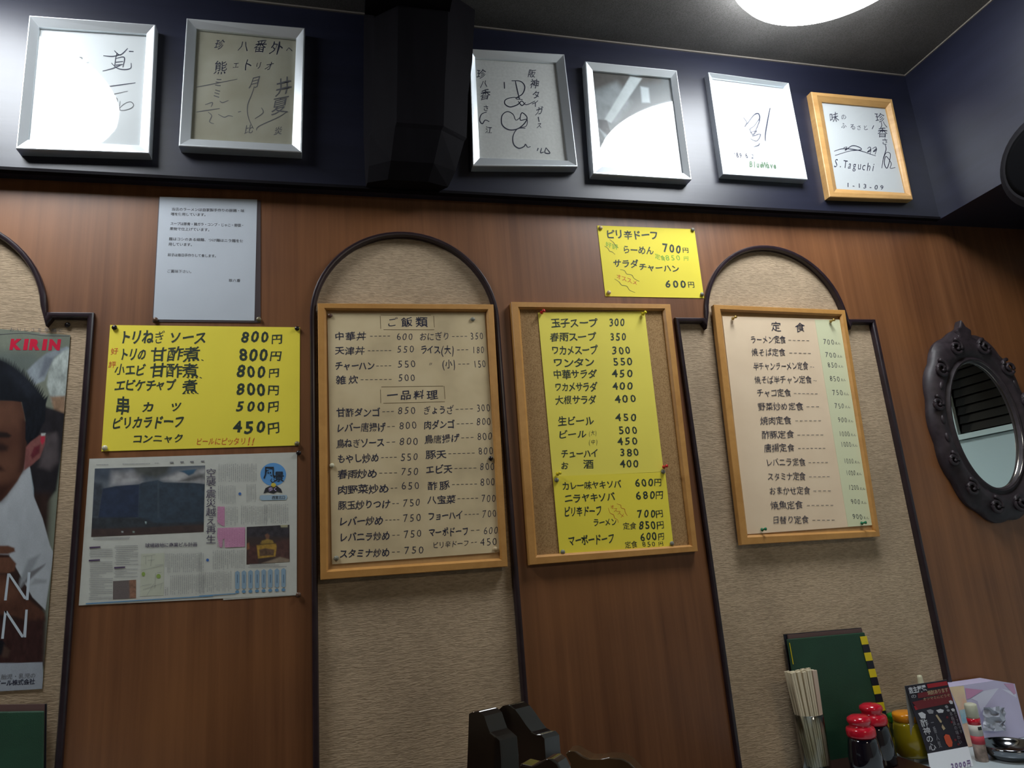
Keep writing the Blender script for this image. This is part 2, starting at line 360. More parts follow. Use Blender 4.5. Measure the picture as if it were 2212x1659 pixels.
def printed_photo(name, quad, off, nx, ny, base, layers, parent, seed=1, grainy=.03, rough=.4):
    """a flat printed photograph: fine grid with soft-edged colour regions stored per vertex"""
    u, v = np.meshgrid(np.linspace(0, 1, nx), np.linspace(0, 1, ny)); q = np.array(quad, float)
    X = (q[0][0]*(1-u)+q[1][0]*u)*(1-v)+(q[3][0]*(1-u)+q[2][0]*u)*v; Y = (q[0][1]*(1-u)+q[1][1]*u)*(1-v)+(q[3][1]*(1-u)+q[2][1]*u)*v
    rg = np.random.default_rng(seed)
    def vn(s):
        g = rg.random((int(ny/s)+3, int(nx/s)+3)); yy = np.linspace(0, g.shape[0]-1.001, ny); xx = np.linspace(0, g.shape[1]-1.001, nx)
        y0 = yy.astype(int)[:, None]; x0 = xx.astype(int)[None]; fy = (yy[:, None]-y0); fx = (xx[None]-x0); fy = fy*fy*(3-2*fy); fx = fx*fx*(3-2*fx)
        return (g[y0, x0]*(1-fx)+g[y0, x0+1]*fx)*(1-fy)+(g[y0+1, x0]*(1-fx)+g[y0+1, x0+1]*fx)*fy
    C = np.zeros((ny, nx, 3))+np.array(base)
    for ly in layers:
        pts, col, soft = ly[:3]; amt = ly[3] if len(ly) > 3 else 0; sc_n = ly[4] if len(ly) > 4 else 8
        P_ = np.array(pts, float); ins = np.zeros(X.shape, bool); dist = np.full(X.shape, 1e9)
        for i in range(len(P_)):
            x1, y1 = P_[i]; x2, y2 = P_[(i+1) % len(P_)]
            if y1 != y2:
                c = ((y1 > Y) != (y2 > Y)) & (X < (x2-x1)*(Y-y1)/(y2-y1)+x1); ins ^= c
            dx, dy = x2-x1, y2-y1; t = np.clip(((X-x1)*dx+(Y-y1)*dy)/(dx*dx+dy*dy+1e-9), 0, 1); dist = np.minimum(dist, np.hypot(X-x1-t*dx, Y-y1-t*dy))
        sd = np.where(ins, dist, -dist); a = np.clip(sd/soft+.5, 0, 1); a = a*a*(3-2*a)
        col = np.array(col)[None, None]
        if amt: col = col*(1+amt*(vn(sc_n)*.65+vn(max(2, sc_n/3))*.35-.5)*2)[..., None]
        C = C*(1-a[..., None])+col*a[..., None]
    C *= (1+grainy*(rg.random((ny, nx))-.5)*2)[..., None]
    vs = [P(float(x), float(y), off) for x, y in zip(X.ravel(), Y.ravel())]
    fs = [(j*nx+i, (j+1)*nx+i, (j+1)*nx+i+1, j*nx+i+1) for j in range(ny-1) for i in range(nx-1)]
    m = MATS.get('printed_photo_%.1f' % rough)
    if not m:
        m = bpy.data.materials.new('printed_photo_%.1f' % rough); m.use_nodes = True; b = m.node_tree.nodes['Principled BSDF']
        at_ = m.node_tree.nodes.new('ShaderNodeAttribute'); at_.attribute_name = 'print'; m.node_tree.links.new(at_.outputs['Color'], b.inputs['Base Color']); b.inputs['Roughness'].default_value = rough
        MATS[m.name] = m
    o = mobj(name, vs, fs, m, parent)
    ca = o.data.color_attributes.new('print', 'FLOAT_COLOR', 'POINT'); buf = np.ones((nx*ny, 4), np.float32); buf[:, :3] = np.clip(C, 0, 1).reshape(-1, 3); ca.data.foreach_set('color', buf.ravel())
    return o
def cv(conv, pts): return [conv(*p) for p in pts]

# ================================================================== THE ROOM
ZC = CAM.z + .881*D            # ceiling
ZB = CAM.z + .56*D             # underside of the dark fascia beam
YF = -.023*D                   # fascia face
XS = 1.133*D                   # right soffit face
XR = 1.4*D                     # right wall
XL, YB = -3.2, -4.6
def U(x, z): return (x*D, CAM.z+z*D)
NW, NR = .0055*D, .1425
# niche outlines (X,Z) going up the left, over the arch and down
def niche(cx, ledge, zb=-.80):
    r = .1430 if ledge else .1425
    pts = []
    if ledge: pts += [(cx-r-.057, zb), (cx-r-.057, .361), (cx-r, .361)]
    else: pts += [(cx-r, zb)]
    z0 = .357
    for i in range(33):
        a = math.pi - math.pi*i/32; pts.append((cx+r*math.cos(a), z0+r*math.sin(a)))
    if ledge: pts += [(cx+r, .361), (cx+r+.057, .361), (cx+r+.057, zb)]
    else: pts += [(cx+r, zb)]
    return [U(*p) for p in pts]
NICHES = [niche(-.519, True), niche(.1065, False), niche(.752, True)]

# wood veneer board with the niches cut out, in front of the papered wall
def wall_board():
    cu = bpy.data.curves.new('c', 'CURVE'); cu.dimensions = '2D'; cu.fill_mode = 'BOTH'; cu.extrude = .004
    zb = CAM.z-.80*D
    outer = [(XL, 0.0), (XR, 0.0), (XR, ZC), (XL, ZC)]
    for pts in [outer]+[[(x, max(z, .012)) for x, z in n] for n in NICHES]:
        sp = cu.splines.new('POLY'); sp.points.add(len(pts)-1)
        for i, (x, z) in enumerate(pts): sp.points[i].co = (x, z, 0, 1)
        sp.use_cyclic_u = True
    o = bpy.data.objects.new('c', cu); me = o.to_mesh()
    vs = [(v.co.x, v.co.z*-1+.004, v.co.y) for v in me.vertices]; fs = [tuple(p.vertices) for p in me.polygons]
    o.to_mesh_clear(); bpy.data.objects.remove(o)
    return vs, fs
v, f = wall_board()
wb = mobj('wall_back', v, f, WOOD, loc=(0, 0, 0)); tag(wb, kind='structure')
wp_ = MB().box((XL, .006, 0), (XR, .06, ZC)).obj('wallpaper', LINEN, wb)
tag(wp_, 'beige woven wallpaper inside the arched niches')
# mouldings round the niches
def moulding(pts, w=.0115, h=.011):
    mb = MB(); n = len(pts); rr = []
    for i, (x, z) in enumerate(pts):
        a = Vector(pts[max(i-1, 0)]); p = Vector((x, z)); b = Vector(pts[min(i+1, n-1)])
        d1 = (p-a).normalized() if i else (b-p).normalized(); d2 = (b-p).normalized() if i < n-1 else d1
        t = d1+d2; t.normalize(); nrm = Vector((t.y, -t.x)); k = 1/max(.5, nrm.dot(Vector((d1.y, -d1.x))))
        inn = p + nrm*w*k                              # inward = right-hand side when going up the left
        q = lambda s, d: (p.x+(inn.x-p.x)*s, -d, p.y+(inn.y-p.y)*s)
        rr.append([q(0, -.006), q(0, h*.7), q(.2, h*.95), q(.5, h), q(.8, h*.9), q(1, h*.6), q(1, -.006)])
    mb.rings(rr); return mb
for i, n_ in enumerate(NICHES):
    o = autosmooth(moulding(n_).obj('trim_%d' % (i+1), TRIMM)); tag(o, kind='structure')
# beam (fascia) over the wall, right soffit, ceiling
fb = MB().box((XL, YF, ZB), (XS, 0, ZC)).obj('trim_4', DARKW); tag(fb, kind='structure')
MB().add([(XL, YF-.003, ZB+.006), (XS-.0, YF-.003, ZB+.006), (XS, YF-.003, ZB-.001), (XL, YF-.003, ZB-.001), (XL, YF+.012, ZB+.006), (XS, YF+.012, ZB+.006), (XS, YF+.012, ZB-.001), (XL, YF+.012, ZB-.001)], [(0,1,2,3)[::-1],(4,5,6,7),(0,1,5,4),(3,2,6,7)]).obj('edge_strip', DARKW2, fb)
rs = MB().box((XS, YB, ZB), (XR, 0, ZC)).obj('trim_5', DARKW); tag(rs, kind='structure')
cl = MB().box((XL, YB, ZC), (XR, .06, ZC+.05)).obj('ceiling', CEILM); tag(cl, kind='structure')
# thin bead where the ceiling cloth meets the fascia
bead = MB().box((XL, YF-.004, ZC-.004), (XS-.004, YF, ZC)).box((XS-.004, YB, ZC-.004), (XS, YF, ZC)).obj('trim_6', mat('ceiling_bead', (.16, .14, .12), rough=.5)); tag(bead, kind='structure')
fl = MB().box((XL, YB, -.05), (XR, .06, 0)).obj('floor', grain('floor_boards', (.05, .028, .016), (.09, .05, .03), scale=(2, 30, 30), rough=.5)); tag(fl, kind='structure')
lw = MB().box((XL-.06, YB, 0), (XL, .06, ZC)).obj('wall_left', grain('left_wall_veneer', (.09, .045, .025), (.16, .08, .045))); tag(lw, kind='structure')
bw = MB().box((XL, YB-.06, 0), (XR, YB, ZC)).obj('wall_front', mat('plaster_far_wall', (.30, .27, .22), rough=.8, nscale=8, namt=.1)); tag(bw, kind='structure')
# right wall: white panel with a dark louvred window above (seen in the mirror)
WPAN = mat('white_wall_panel', (.52, .64, .66), rough=.5, nscale=3, namt=.03)
zs = CAM.z+.185*D; y0, y1 = -(1-.693)*D, -.03
yA = -(1-.693)*D
rw = MB()
rw.box((XR, YB, 0), (XR+.06, .06, zs-.02)); rw.box((XR, YB, zs-.02), (XR+.06, yA-.0, ZC)); rw.box((XR, -.02, zs-.02), (XR+.06, .06, ZC)); rw.box((XR, yA, ZB-.1), (XR+.06, -.02, ZC))
rw = rw.obj('wall_right', WPAN); tag(rw, kind='structure')
wn = MB().box((XR-.012, yA-.03, zs-.0175), (XR+.02, -.02, zs)).box((XR-.012, yA-.05, zs), (XR+.02, yA, ZB-.1)).obj('window_1', mat('white_window_frame', (.60, .72, .72), rough=.4)); tag(wn, kind='structure')
MB().box((XR+.045, yA, zs), (XR+.055, -.02, ZB-.1)).obj('pane', mat('night_glass', (.004, .004, .005), rough=.1), wn)
SL = MB().box((XR+.006, yA, 0), (XR+.012, -.02, .022)).v
zz = zs+.006; k = 0
while zz < ZB-.14:
    mb = MB(); mb.hexa([(XR+.004, yA, zz), (XR+.004, -.02, zz), (XR+.005, -.02, zz+.001), (XR+.005, yA, zz+.001)], [(XR+.012, yA, zz+.030), (XR+.012, -.02, zz+.030), (XR+.013, -.02, zz+.031), (XR+.013, yA, zz+.031)])
    mb.obj('slat', mat('dark_blind_slat', (.010, .009, .008), rough=.4, spec=.5), wn); zz += .031

# hanging post (octagonal, tapering at the foot) that carries the ceiling beam
def post():
    x0, x1 = .0518*D, None
    yb, ym, yf = YF, YF-.055, YF-.115      # back, shoulder, front face
    def at(px, y, ypx=100):
        v = ray(px, ypx); t = (y-CAM.y)/v.y; return CAM.x+v.x*t
    def zat(px, py, y): v = ray(px, py); return CAM.z+v.z*((y-CAM.y)/v.y)
    def ring(pxs, py, sh, fr_, z=None):
        ym_, yf_ = yb-sh, yb-fr_
        if z is None: z = zat(pxs[4], py, ym_)
        row = lambda px, y: at(px, y, py)
        return [Vector((row(pxs[0], yb), yb, z)), Vector((row(pxs[1], ym_), ym_, z)), Vector((row(pxs[2], yf_), yf_, z)), Vector((row(pxs[3], yf_), yf_, z)), Vector((row(pxs[4], ym_), ym_, z)), Vector((row(pxs[4]-20, yb), yb, z))]
    r = [ring((786,810,863,972,1026), 20, .055, .10, ZC), ring((785,808,861,968,1020), 135, .055, .10), ring((785,805,860,963,1011), 205, .051, .094), ring((785,803,858,960,1008), 298, .048, .088), ring((786,800,855,955,1003), 306, .046, .084),
         ring((788,797,845,938,984), 370, .034, .062), ring((790,794,838,925,968), 404, .022, .040)]
    r = [q for q in r]
    return MB().rings(r[::1])
po = post().obj('hanging_post', DARKW2)
tag(po, 'near-black octagonal hanging post between the two groups of framed autographs', 'post')
bm_ = MB().box((.053*D, YB, ZC-.055), (.185*D, YF-.06, ZC)).obj('trim_7', DARKW2); tag(bm_, kind='structure')

# ------------------------------------------------------------------ ceiling lamps
LAMPM = mat('lit_acrylic_diffuser', (.9, .95, 1), rough=.5, emit=(.92, .965, 1.0), estr=LAMP_STRENGTH)
LRIM = mat('white_lamp_base', (.75, .78, .8), rough=.5)
def ceiling_lamp(x, y, label, r=.163*D):
    t = empty('ceiling_lamp', (x, y, ZC), label, 'ceiling lamp', 'round ceiling lamps')
    prof = [(r*.97, -.016), (r, -.030), (r*.995, -.050), (r*.96, -.066), (r*.86, -.078), (r*.6, -.087), (r*.25, -.091), (.001, -.092)]
    MB().lathe([(a, h) for a, h in prof], (x, y, ZC), seg=64).obj('diffuser', LAMPM, t, smooth=True)
    MB().lathe([(r*.9, 0), (r*.9, -.0135), (.01, -.0135)], (x, y, ZC), seg=48).obj('base_plate', LRIM, t)
    return t
ceiling_lamp(.742*D, (.690-1)*D, 'glowing round white lamp on the ceiling above the silver frames right of the post')
ceiling_lamp(-.545*D, (.715-1)*D, 'glowing round white lamp on the ceiling above the leftmost silver frame')

# round dark loudspeaker on the right soffit
sx_, sy_, sz_ = XS, (.745-1)*D, CAM.z+.545*D
sp = empty('wall_speaker', (sx_, sy_, sz_), 'round black speaker on the dark soffit at the right edge', 'speaker')
MB().lathe([(.118, 0), (.123, .02), (.117, .045), (.100, .055)], (sx_, sy_, sz_), axis=(-1, 0, 0), seg=40).obj('housing', mat('speaker_black', (.006, .0055, .007), rough=.7, spec=.15), sp, smooth=False)
MB().lathe([(.094, .0555), (.08, .059), (.001, .061)], (sx_, sy_, sz_), axis=(-1, 0, 0), seg=40).obj('grille', mat('speaker_cloth', (.002, .002, .0025), rough=.9, spec=.05), sp, smooth=True)

# ================================================================== FRAMES AND BOARDS
def lerp2(q, u, v):
    a = (q[0][0]*(1-u)+q[1][0]*u, q[0][1]*(1-u)+q[1][1]*u); b = (q[3][0]*(1-u)+q[2][0]*u, q[3][1]*(1-u)+q[2][1]*u)
    return (a[0]*(1-v)+b[0]*v, a[1]*(1-v)+b[1]*v)
def frame_rails(t, outer, inner, off0, off1, m, lip=.6, name='frame_rail', ridge=.25, tilt=0.0):
    """four mitred rails; profile: flat back, outer wall, front ridge, slope down to the inner lip"""
    O = [P(*p, off1) for p in outer]; I = [P(*p, off0+(off1-off0)*lip) for p in inner]
    cen = sum(O, Vector())/4
    for k in range(4):
        a, b = k, (k+1) % 4; rr = []
        for j in (a, b):
            o, i = O[j], I[j]
            ob = Vector((o.x, -off0, o.z)); ib = Vector((i.x, -off0, i.z))
            rg = o.lerp(i, ridge); rg.y = -off1
            rr.append([ob, Vector((o.x, -(off1-.001), o.z)), Vector((o.lerp(i, .06).x, -off1, o.lerp(i, .06).z)), rg, i, ib])
        mb = MB(); mb.rings(rr); mb.obj(name, m, t)
def framed_card(outer, inner, label, cat, m_frame, m_card, ink_fn=None, off0=-YF, th=.020, pane=PANE, card_q=None, lip=.55, ridge=.12, glass_tilt=(0, 0), group=None):
    off1 = off0+th; cen = P(*lerp2(outer, .5, .5), off0)
    t = empty('picture_frame', (cen.x, -off0, min(P(*p, off0).z for p in outer)), label, cat, group)
    frame_rails(t, outer, inner, off0, off1, m_frame, lip, ridge=ridge)
    oc = off0+th*.28
    grow = [lerp2(inner, -.03, -.03), lerp2(inner, 1.03, -.03), lerp2(inner, 1.03, 1.03), lerp2(inner, -.03, 1.03)]
    v, f = sheet_mesh(grow, oc, th=.002, n=1); mobj('card', v, f, m_card, t)
    if ink_fn:
        k = Ink(oc+.0003); ink_fn(k); k.build(t)
    g = [P(*p, off0+th*.42) for p in grow]
    gx, gz = glass_tilt; c = sum(g, Vector())/4
    g = [p+Vector((0, -((p.x-c.x)*gx+(p.z-c.z)*gz), 0)) for p in g]
    if pane: mobj('glass', g, [(0, 1, 2, 3)], pane, t)
    return t

cA = crop(0, 0, 3.16)
F1o = [(63,33),(336,53),(322,331),(34,321)]; F1i = [(84,58),(317,73),(302,314),(61,302)]
F2o = [(403,39),(658,60),(651,329),(386,315)]; F2i = [(424,62),(640,83),(631,312),(411,300)]
F3o = [(1014,105),(1219,117),(1248,360),(1021,358)]; F3i = [(1026,124),(1202,135),(1227,347),(1036,341)]
F4o = [(1264,132),(1462,152),(1494,388),(1281,375)]; F4i = [(1280,152),(1449,168),(1476,374),(1300,360)]
F5o = [(1530,156),(1704,179),(1745,388),(1562,376)]; F5i = [(1538,168),(1694,188),(1731,378),(1568,367)]
F6o = [(1752,198),(1927,214),(1972,431),(1792,425)]; F6i = [(1775,220),(1914,233),(1957,417),(1807,408)]
def mk(lst, w, m, k, conv):
    for l in lst: k.stroke(l, w, m, conv)
def ink1(k):
    mk([[(705,380),(770,385),(830,370)],[(780,345),(820,375),(872,330)],[(880,350),(912,352)],[(800,360),(790,395)],[(790,395),(782,455)],[(790,400),(848,392),(838,460)],[(790,425),(840,420)],[(788,445),(838,440)],
        [(700,485),(760,470),(800,455),(830,440)],[(760,430),(800,465),(850,475),(892,465),(895,430)],[(690,595),(760,588),(925,565)]], 8, INKB, k, cA)
    mk([[(730,655),(790,640),(872,622)],[(765,680),(745,770)],[(765,680),(800,675),(790,780)],[(770,710),(800,705)],[(820,690),(820,750),(880,745),(912,720),(890,695),(840,715),(785,775)],[(790,780),(785,860),(765,895),(755,870)],
        [(710,825),(718,842)],[(735,822),(740,840)]], 6, INKT, k, cA)
    mk([[(438,345),(440,400)],[(475,395),(510,385),(500,430)],[(520,395),(560,395),(545,440),(605,425)],[(360,880),(400,888),(437,855)],[(520,770),(560,750),(540,790),(600,770)],[(420,740),(430,755)]], 6, INKT, k, cA)
framed_card(F1o, F1i, 'silver frame with a white autograph card mirroring the lamp, leftmost on the dark beam', 'picture frame', SILVER, CARD, ink1, th=.026, glass_tilt=(0.0, 0.0))
def ink2(k):
    for ch, x, y, h in (('珍',1500,305,70),('八',1665,315,70),('番',1780,318,80),('外',1885,330,90),('へ',1975,335,50),('熊',1505,465,90),('エ',1612,445,45),('ト',1693,445,80),('リ',1765,450,50),('オ',1840,450,60),('月',1740,560,80),('井',1935,590,110),('夏',1910,720,110),('比',1700,885,60),('炎',1900,890,60),('ミ',1490,560,60),('ミ',1480,640,60)):
        k.text(ch, (x-h*.5, y), (x+h*.5, y), h, INKB if y < 470 else INKT, .0, 1.5, cA, slant=.1)
    mk([[(1735,590),(1720,640),(1690,720),(1695,800),(1730,880)],[(1785,735),(1795,770),(1740,810)],[(1960,760),(1900,800),(1770,860),(1750,890)],[(1340,765),(1400,755),(1500,740)],[(1420,765),(1445,790),(1430,830),(1460,845)],[(1400,715),(1450,700),(1440,730)],[(1500,690),(1520,700),(1560,685)],
        [(1490,780),(1530,800),(1560,790),(1590,795)],[(1340,595),(1420,580),(1620,540)],[(1625,765),(1645,760)]], 6, INKT, k, cA)
framed_card(F2o, F2i, 'silver frame with a yellowed handwritten autograph card, directly left of the hanging post', 'picture frame', SILVER, CARDY, ink2, th=.026)
cB = crop(700, 0, 3.16)
def ink3(k):
    for ch, x, y, h in (('珍',1072,505,62),('八',1090,572,50),('香',1097,645,75),('さ',1105,738,42),('江',1125,890,50),('阪',1420,500,55),('神',1437,575,65),('タ',1450,648,55),('イ',1443,705,50),('ガ',1468,755,60),('ー',1465,812,1),('ス',1470,856,38)):
        if h > 1: k.text(ch, (x-h*.5, y), (x+h*.5, y), h, INKB, .01, 1.5, cB, slant=.08)
    mk([[(1462,798),(1468,832)],[(1110,765),(1075,780),(1062,820),(1080,845),(1100,820),(1128,830)],[(1230,560),(1232,605)],[(1305,550),(1320,620),(1335,680)],[(1280,552),(1340,555),(1370,590),(1355,640),(1310,672),(1355,680)],[(1340,670),(1290,665),(1240,680),(1235,710),(1270,730),(1320,715),(1350,690),(1380,715),(1440,690)],[(1325,690),(1350,720),(1375,700)],
        [(1340,800),(1310,820),(1290,780),(1250,762),(1215,790),(1215,850),(1260,885),(1320,880),(1370,840),(1385,800),(1350,770),(1340,820),(1385,815),(1380,860),(1340,870)],[(1375,875),(1320,880),(1290,930),(1295,985),(1330,1012),(1365,1000),(1375,985),(1390,1005),(1410,1000)],[(1462,1010),(1455,1030)],[(1485,1010),(1478,1042),(1500,1038)],[(1515,1008),(1508,1042),(1542,1045),(1515,1008)]], 8, INKB, k, cB)
framed_card(F3o, F3i, 'silver frame with looping signature on a grey-white card, half hidden by the hanging post', 'picture frame', SILVER, CARDG, ink3, th=.026)
cC = crop(1400, 0, 2.7241)
PH1 = blend('photo_grey', [(.05, .055, .06), (.14, .15, .16), (.26, .28, .29)], 14, rough=.4)
PH2 = mat('photo_light_grey', (.42, .45, .47), rough=.4); PH3 = mat('photo_dark_grey', (.03, .033, .038), rough=.4)
ink4 = None
t4 = framed_card(F4o, F4i, 'silver frame with a grey photograph mirroring the round lamp, second right of the post', 'picture frame', SILVER, PH1, ink4, th=.026)
printed_photo('photograph', [lerp2(F4i, -.02, -.02), lerp2(F4i, 1.02, -.02), lerp2(F4i, 1.02, 1.02), lerp2(F4i, -.02, 1.02)], -YF+.026*.28+.0004, 90, 110, (.10,.11,.115), [
    (cv(cB, [(1800,440),(2300,440),(2300,560),(1820,620)]), (.06,.055,.05), 20, .4, 10), (cv(cB, [(1850,620),(2000,560),(2100,700),(1950,900),(1860,820)]), (.20,.22,.23), 18, .3, 10), (cv(cB, [(2090,520),(2170,535),(1960,840),(1915,815)]), (.42,.46,.47), 3, .1),
    (cv(cB, [(2160,590),(2215,600),(2225,700),(2170,700)]), (.36,.40,.42), 5), (cv(cB, [(1870,815),(1930,820),(1955,900),(1930,935),(1880,870)]), (.05,.05,.055), 3, .5, 3), (cv(cB, [(1880,880),(1940,930),(2090,1060),(2050,1160),(1960,1010)]), (.34,.38,.40), 6, .2),
    (cv(cB, [(1890,960),(1960,1010),(2000,1140),(1900,1140)]), (.03,.035,.045), 10, .3)], t4, seed=9)
def ink5(k):
    mk([[(718,635),(705,700),(690,790),(690,830)],[(560,690),(580,720),(570,745),(620,680),(650,670),(655,710),(620,790),(600,760),(625,740),(660,690)],[(600,780),(640,770),(615,800),(660,790),(640,830),(600,815)],[(620,865),(650,855),(655,840)]], 8, INKB, k, cC)
    k.text("'89 6 2", (500,912), (622,918), 30, INKB, .02, 1, cC)
    k.text('BlueWave', (596,965), (756,975), 36, mat('pale_green_print', (.10, .17, .09), rough=.6), .035, .3, cC, slant=.15)
framed_card(F5o, F5i, 'narrow silver frame with an overexposed white signature card, beside the pine frame', 'picture frame', SILVER, CARD, ink5, th=.022, pane=PANE_H, glass_tilt=(.07, .0))
def ink6(k):
    for ch, x, y, h in (('味',1095,688,55),('の',1150,690,36),('ふ',1150,738,34),('る',1205,745,34),('さ',1240,750,30),('と',1280,750,32),('珍',1362,690,52),('八',1382,735,42),('香',1380,780,62),('さ',1392,835,40)):
        k.text(ch, (x-h*.5, y), (x+h*.5, y), h, INKB, .0, 1.5, cC)
    mk([[(1328,738),(1318,760)],[(1150,870),(1170,865),(1160,885),(1200,858),(1240,865),(1255,880),(1215,885),(1180,890),(1100,915)],[(1095,890),(1150,875),(1240,885),(1340,918)],[(1290,875),(1305,865),(1310,885),(1290,895),(1310,880),(1305,910)],[(1320,875),(1340,865),(1340,885),(1325,892),(1345,875),(1335,910)],
        [(1395,850),(1400,880),(1385,930),(1375,990)],[(1380,950),(1400,900),(1425,905),(1420,950),(1405,990),(1390,960),(1400,920),(1430,960),(1425,990),(1455,985)]], 5, INKB, k, cC)
    k.text('S.Taguchi', (1092,958), (1340,985), 52, INKB, .0, .8, cC, slant=.3)
    k.text('1-13-09', (1160,1088), (1392,1104), 28, INKB, .01, .8, cC, slant=.2)
framed_card(F6o, F6i, 'honey pine frame with a signed white card, rightmost frame on the dark beam', 'picture frame', PINE2, CARD, ink6, th=.020, lip=.5, ridge=.45, pane=PANE)

# ---- cork / menu boards
def board(outer, inner, label, m, m_back, th, side=None):
    cen = P(*lerp2(outer, .5, .5), 0)
    t = empty('menu_board', (cen.x, 0, min(P(*p, 0).z for p in outer)), label, 'notice board', 'pine-framed notice boards on the wall')
    frame_rails(t, outer, inner, .0005 if side is None else .002, th, m, lip=.62, ridge=.75)
    grow = [lerp2(inner, -.02, -.012), lerp2(inner, 1.02, -.012), lerp2(inner, 1.02, 1.012), lerp2(inner, -.02, 1.012)]
    v, f = sheet_mesh(grow, th*.38, th=.004, n=1); mobj('cork_panel', v, f, m_back, t)
    return t
B1o = [(686,655),(1066,657.5),(1097,1224),(692,1253)]; B1i = [(705,670.5),(1050,673),(1080,1206),(709,1230)]
B2o = [(1104,652),(1448,657),(1508,1191),(1144,1221)]; B2i = [(1122.5,668),(1431,671),(1490,1177),(1160,1199)]
B3o = [(1542,658),(1825.5,669.7),(1901.6,1159),(1602.5,1177.6)]; B3i = [(1557,672),(1814,683),(1887,1145),(1615,1156)]
board(B1o, B1i, 'pine-framed board with an aged cream handwritten menu in two columns, on the middle niche', PINE, grain('board_plywood', (.42, .24, .09), (.52, .31, .12)), .016)
board(B2o, B2i, 'pine-framed cork board holding two yellow price sheets, between two niches', PINE, CORK, .016)
board(B3o, B3i, 'pine-framed board with the beige set-meal menu, hanging slightly askew on the right niche', PINE, grain('board_plywood_b', (.42, .24, .09), (.52, .31, .12)), .017, side=1)
OB = .016*.38

def sheet(name, quad, off, m, label, cat, th=.0005, n=1):
    t = empty(name, P(*lerp2(quad, .5, 1), off), label, cat)
    v, f = sheet_mesh(quad, off, th, n); mobj('paper', v, f, m, t); return t
cAy = crop(0, 400, 2.7657); cb1 = crop(650, 480, 4.148); cb2 = crop(650, 860, 4.0463); cd = crop(1090, 470, 4.147); ce = crop(1090, 850, 4.147); cf = crop(1500, 520, 4.609); cg = crop(1500, 860, 4.88)

# cream menu on board 1
s1 = sheet('menu_sheet', [(707,676),(1046.5,676),(1082.5,1192.5),(717,1219)], OB+.0016, CREAM, 'large aged cream menu sheet with blue-black brush writing in two columns', 'menu')
k = Ink(OB+.00185)
k.text('ご飯類', (755,895), (1145,895), 85, INKB, .02, 1, cb1)
for a, b in (((715,832),(1165,832)), ((710,838),(715,955)), ((1190,838),(1196,942)), ((740,962),(1195,963)), ((720,1475),(1275,1468)), ((712,1500),(716,1622)), ((1283,1468),(1292,1585)), ((738,1622),(1290,1608))): k.stroke([a, b], 3.5, mat('brown_pencil', (.12, .07, .03)), cb1, taper=False)
k.text('一品料理', (765,1552), (1235,1545), 82, INKB, .02, 1, cb1)
T = [('中華丼',295,590,1022,'600',850,1010,1025,615,810), ('天津丼',300,575,1152,'550',855,1020,1140,595,820), ('チャーハン',305,662,1288,'550',860,1035,1272,670,820), ('雑炊',305,525,1412,'500',865,1030,1395,530,825),
     ('おにぎり',1060,1338,1025,'350',1512,1640,1020,1350,1500), ('ライス(大)',1070,1382,1145,'180',1530,1645,1145,1395,1510), ('(小)',1260,1392,1272,'150',1540,1660,1272,1405,1520)]
for n_, a, b, y, pr, c, d, y2, e, g in T:
    k.text(n_, (a, y), (b, y-2), 74, INKB, .018 if n_ != 'おにぎり' else .0, 1, cb1); k.text(pr, (c, y2), (d, y2-3), 66, INKB, -.008, .8, cb1); k.dash((e, y), (g, y-3), INKB, 4.5, conv=cb1)
k.text('〃', (1140,1272), (1185,1272), 45, INKB, 0, 1, cb1)
T = [('甘酢ダンゴ',310,695,128,122,'850',840,1008,108,'ぎょうざ',1070,1335,108,100,'300',1530,1658,85), ('レバー唐揚げ',310,738,262,252,'800',850,1018,238,'肉ダンゴ',1075,1345,238,228,'800',1530,1665,205),
     ('鳥ねぎソース',310,730,398,388,'800',855,1032,378,'鳥唐揚げ',1080,1385,362,350,'800',1535,1675,335), ('もやし炒め',315,685,532,522,'550',865,1030,515,'豚天',1090,1272,498,488,'800',1545,1685,460),
     ('春雨炒め',320,668,668,658,'750',870,1032,640,'エビ天',1090,1325,628,618,'800',1560,1697,598), ('肉野菜炒め',320,768,802,790,'650',870,1042,765,'酢豚',1100,1305,768,758,'800',1565,1702,732),
     ('豚玉炒りつけ',325,782,938,925,'750',885,1050,912,'八宝菜',1105,1352,892,882,'700',1575,1707,875), ('レバー炒め',330,722,1082,1068,'750',888,1057,1045,'フョーハイ',1110,1415,1035,1020,'700',1580,1715,1010),
     ('レバニラ炒め',335,782,1218,1202,'750',892,1063,1185,'マーボドーフ',1115,1468,1174,1160,'600',1590,1730,1155), ('スタミナ炒め',335,778,1362,1348,'750',895,1080,1325,'ピリ辛ドーフ',1150,1472,1288,1265,'450',1562,1720,1255)]
for (n1, a, b, ya, yb_, p1, c, d, yp, n2, e, g, yc, yd, p2, h_, i_, yq) in T:
    k.text(n1, (a, ya), (b, yb_), 76, INKB, .018, 1, cb2); k.text(p1, (c, yp+3), (d, yp-3), 68, INKB, -.008, .8, cb2)
    if c-b > 25: k.dash((b+12, yb_-2), (c-18, yb_-6), INKB, 4.5, conv=cb2)
    k.text(n2, (e, yc), (g, yd), 74 if n2[0] != 'ピ' else 60, INKB, .018 if n2[0] != 'ピ' else 0, 1, cb2); k.text(p2, (h_, yq+3), (i_, yq-3), 68, INKB, -.008, .8, cb2)
    k.dash((g+12, yd-2), (h_-15, yd-8), INKB, 4.5, conv=cb2)
k.build(s1)

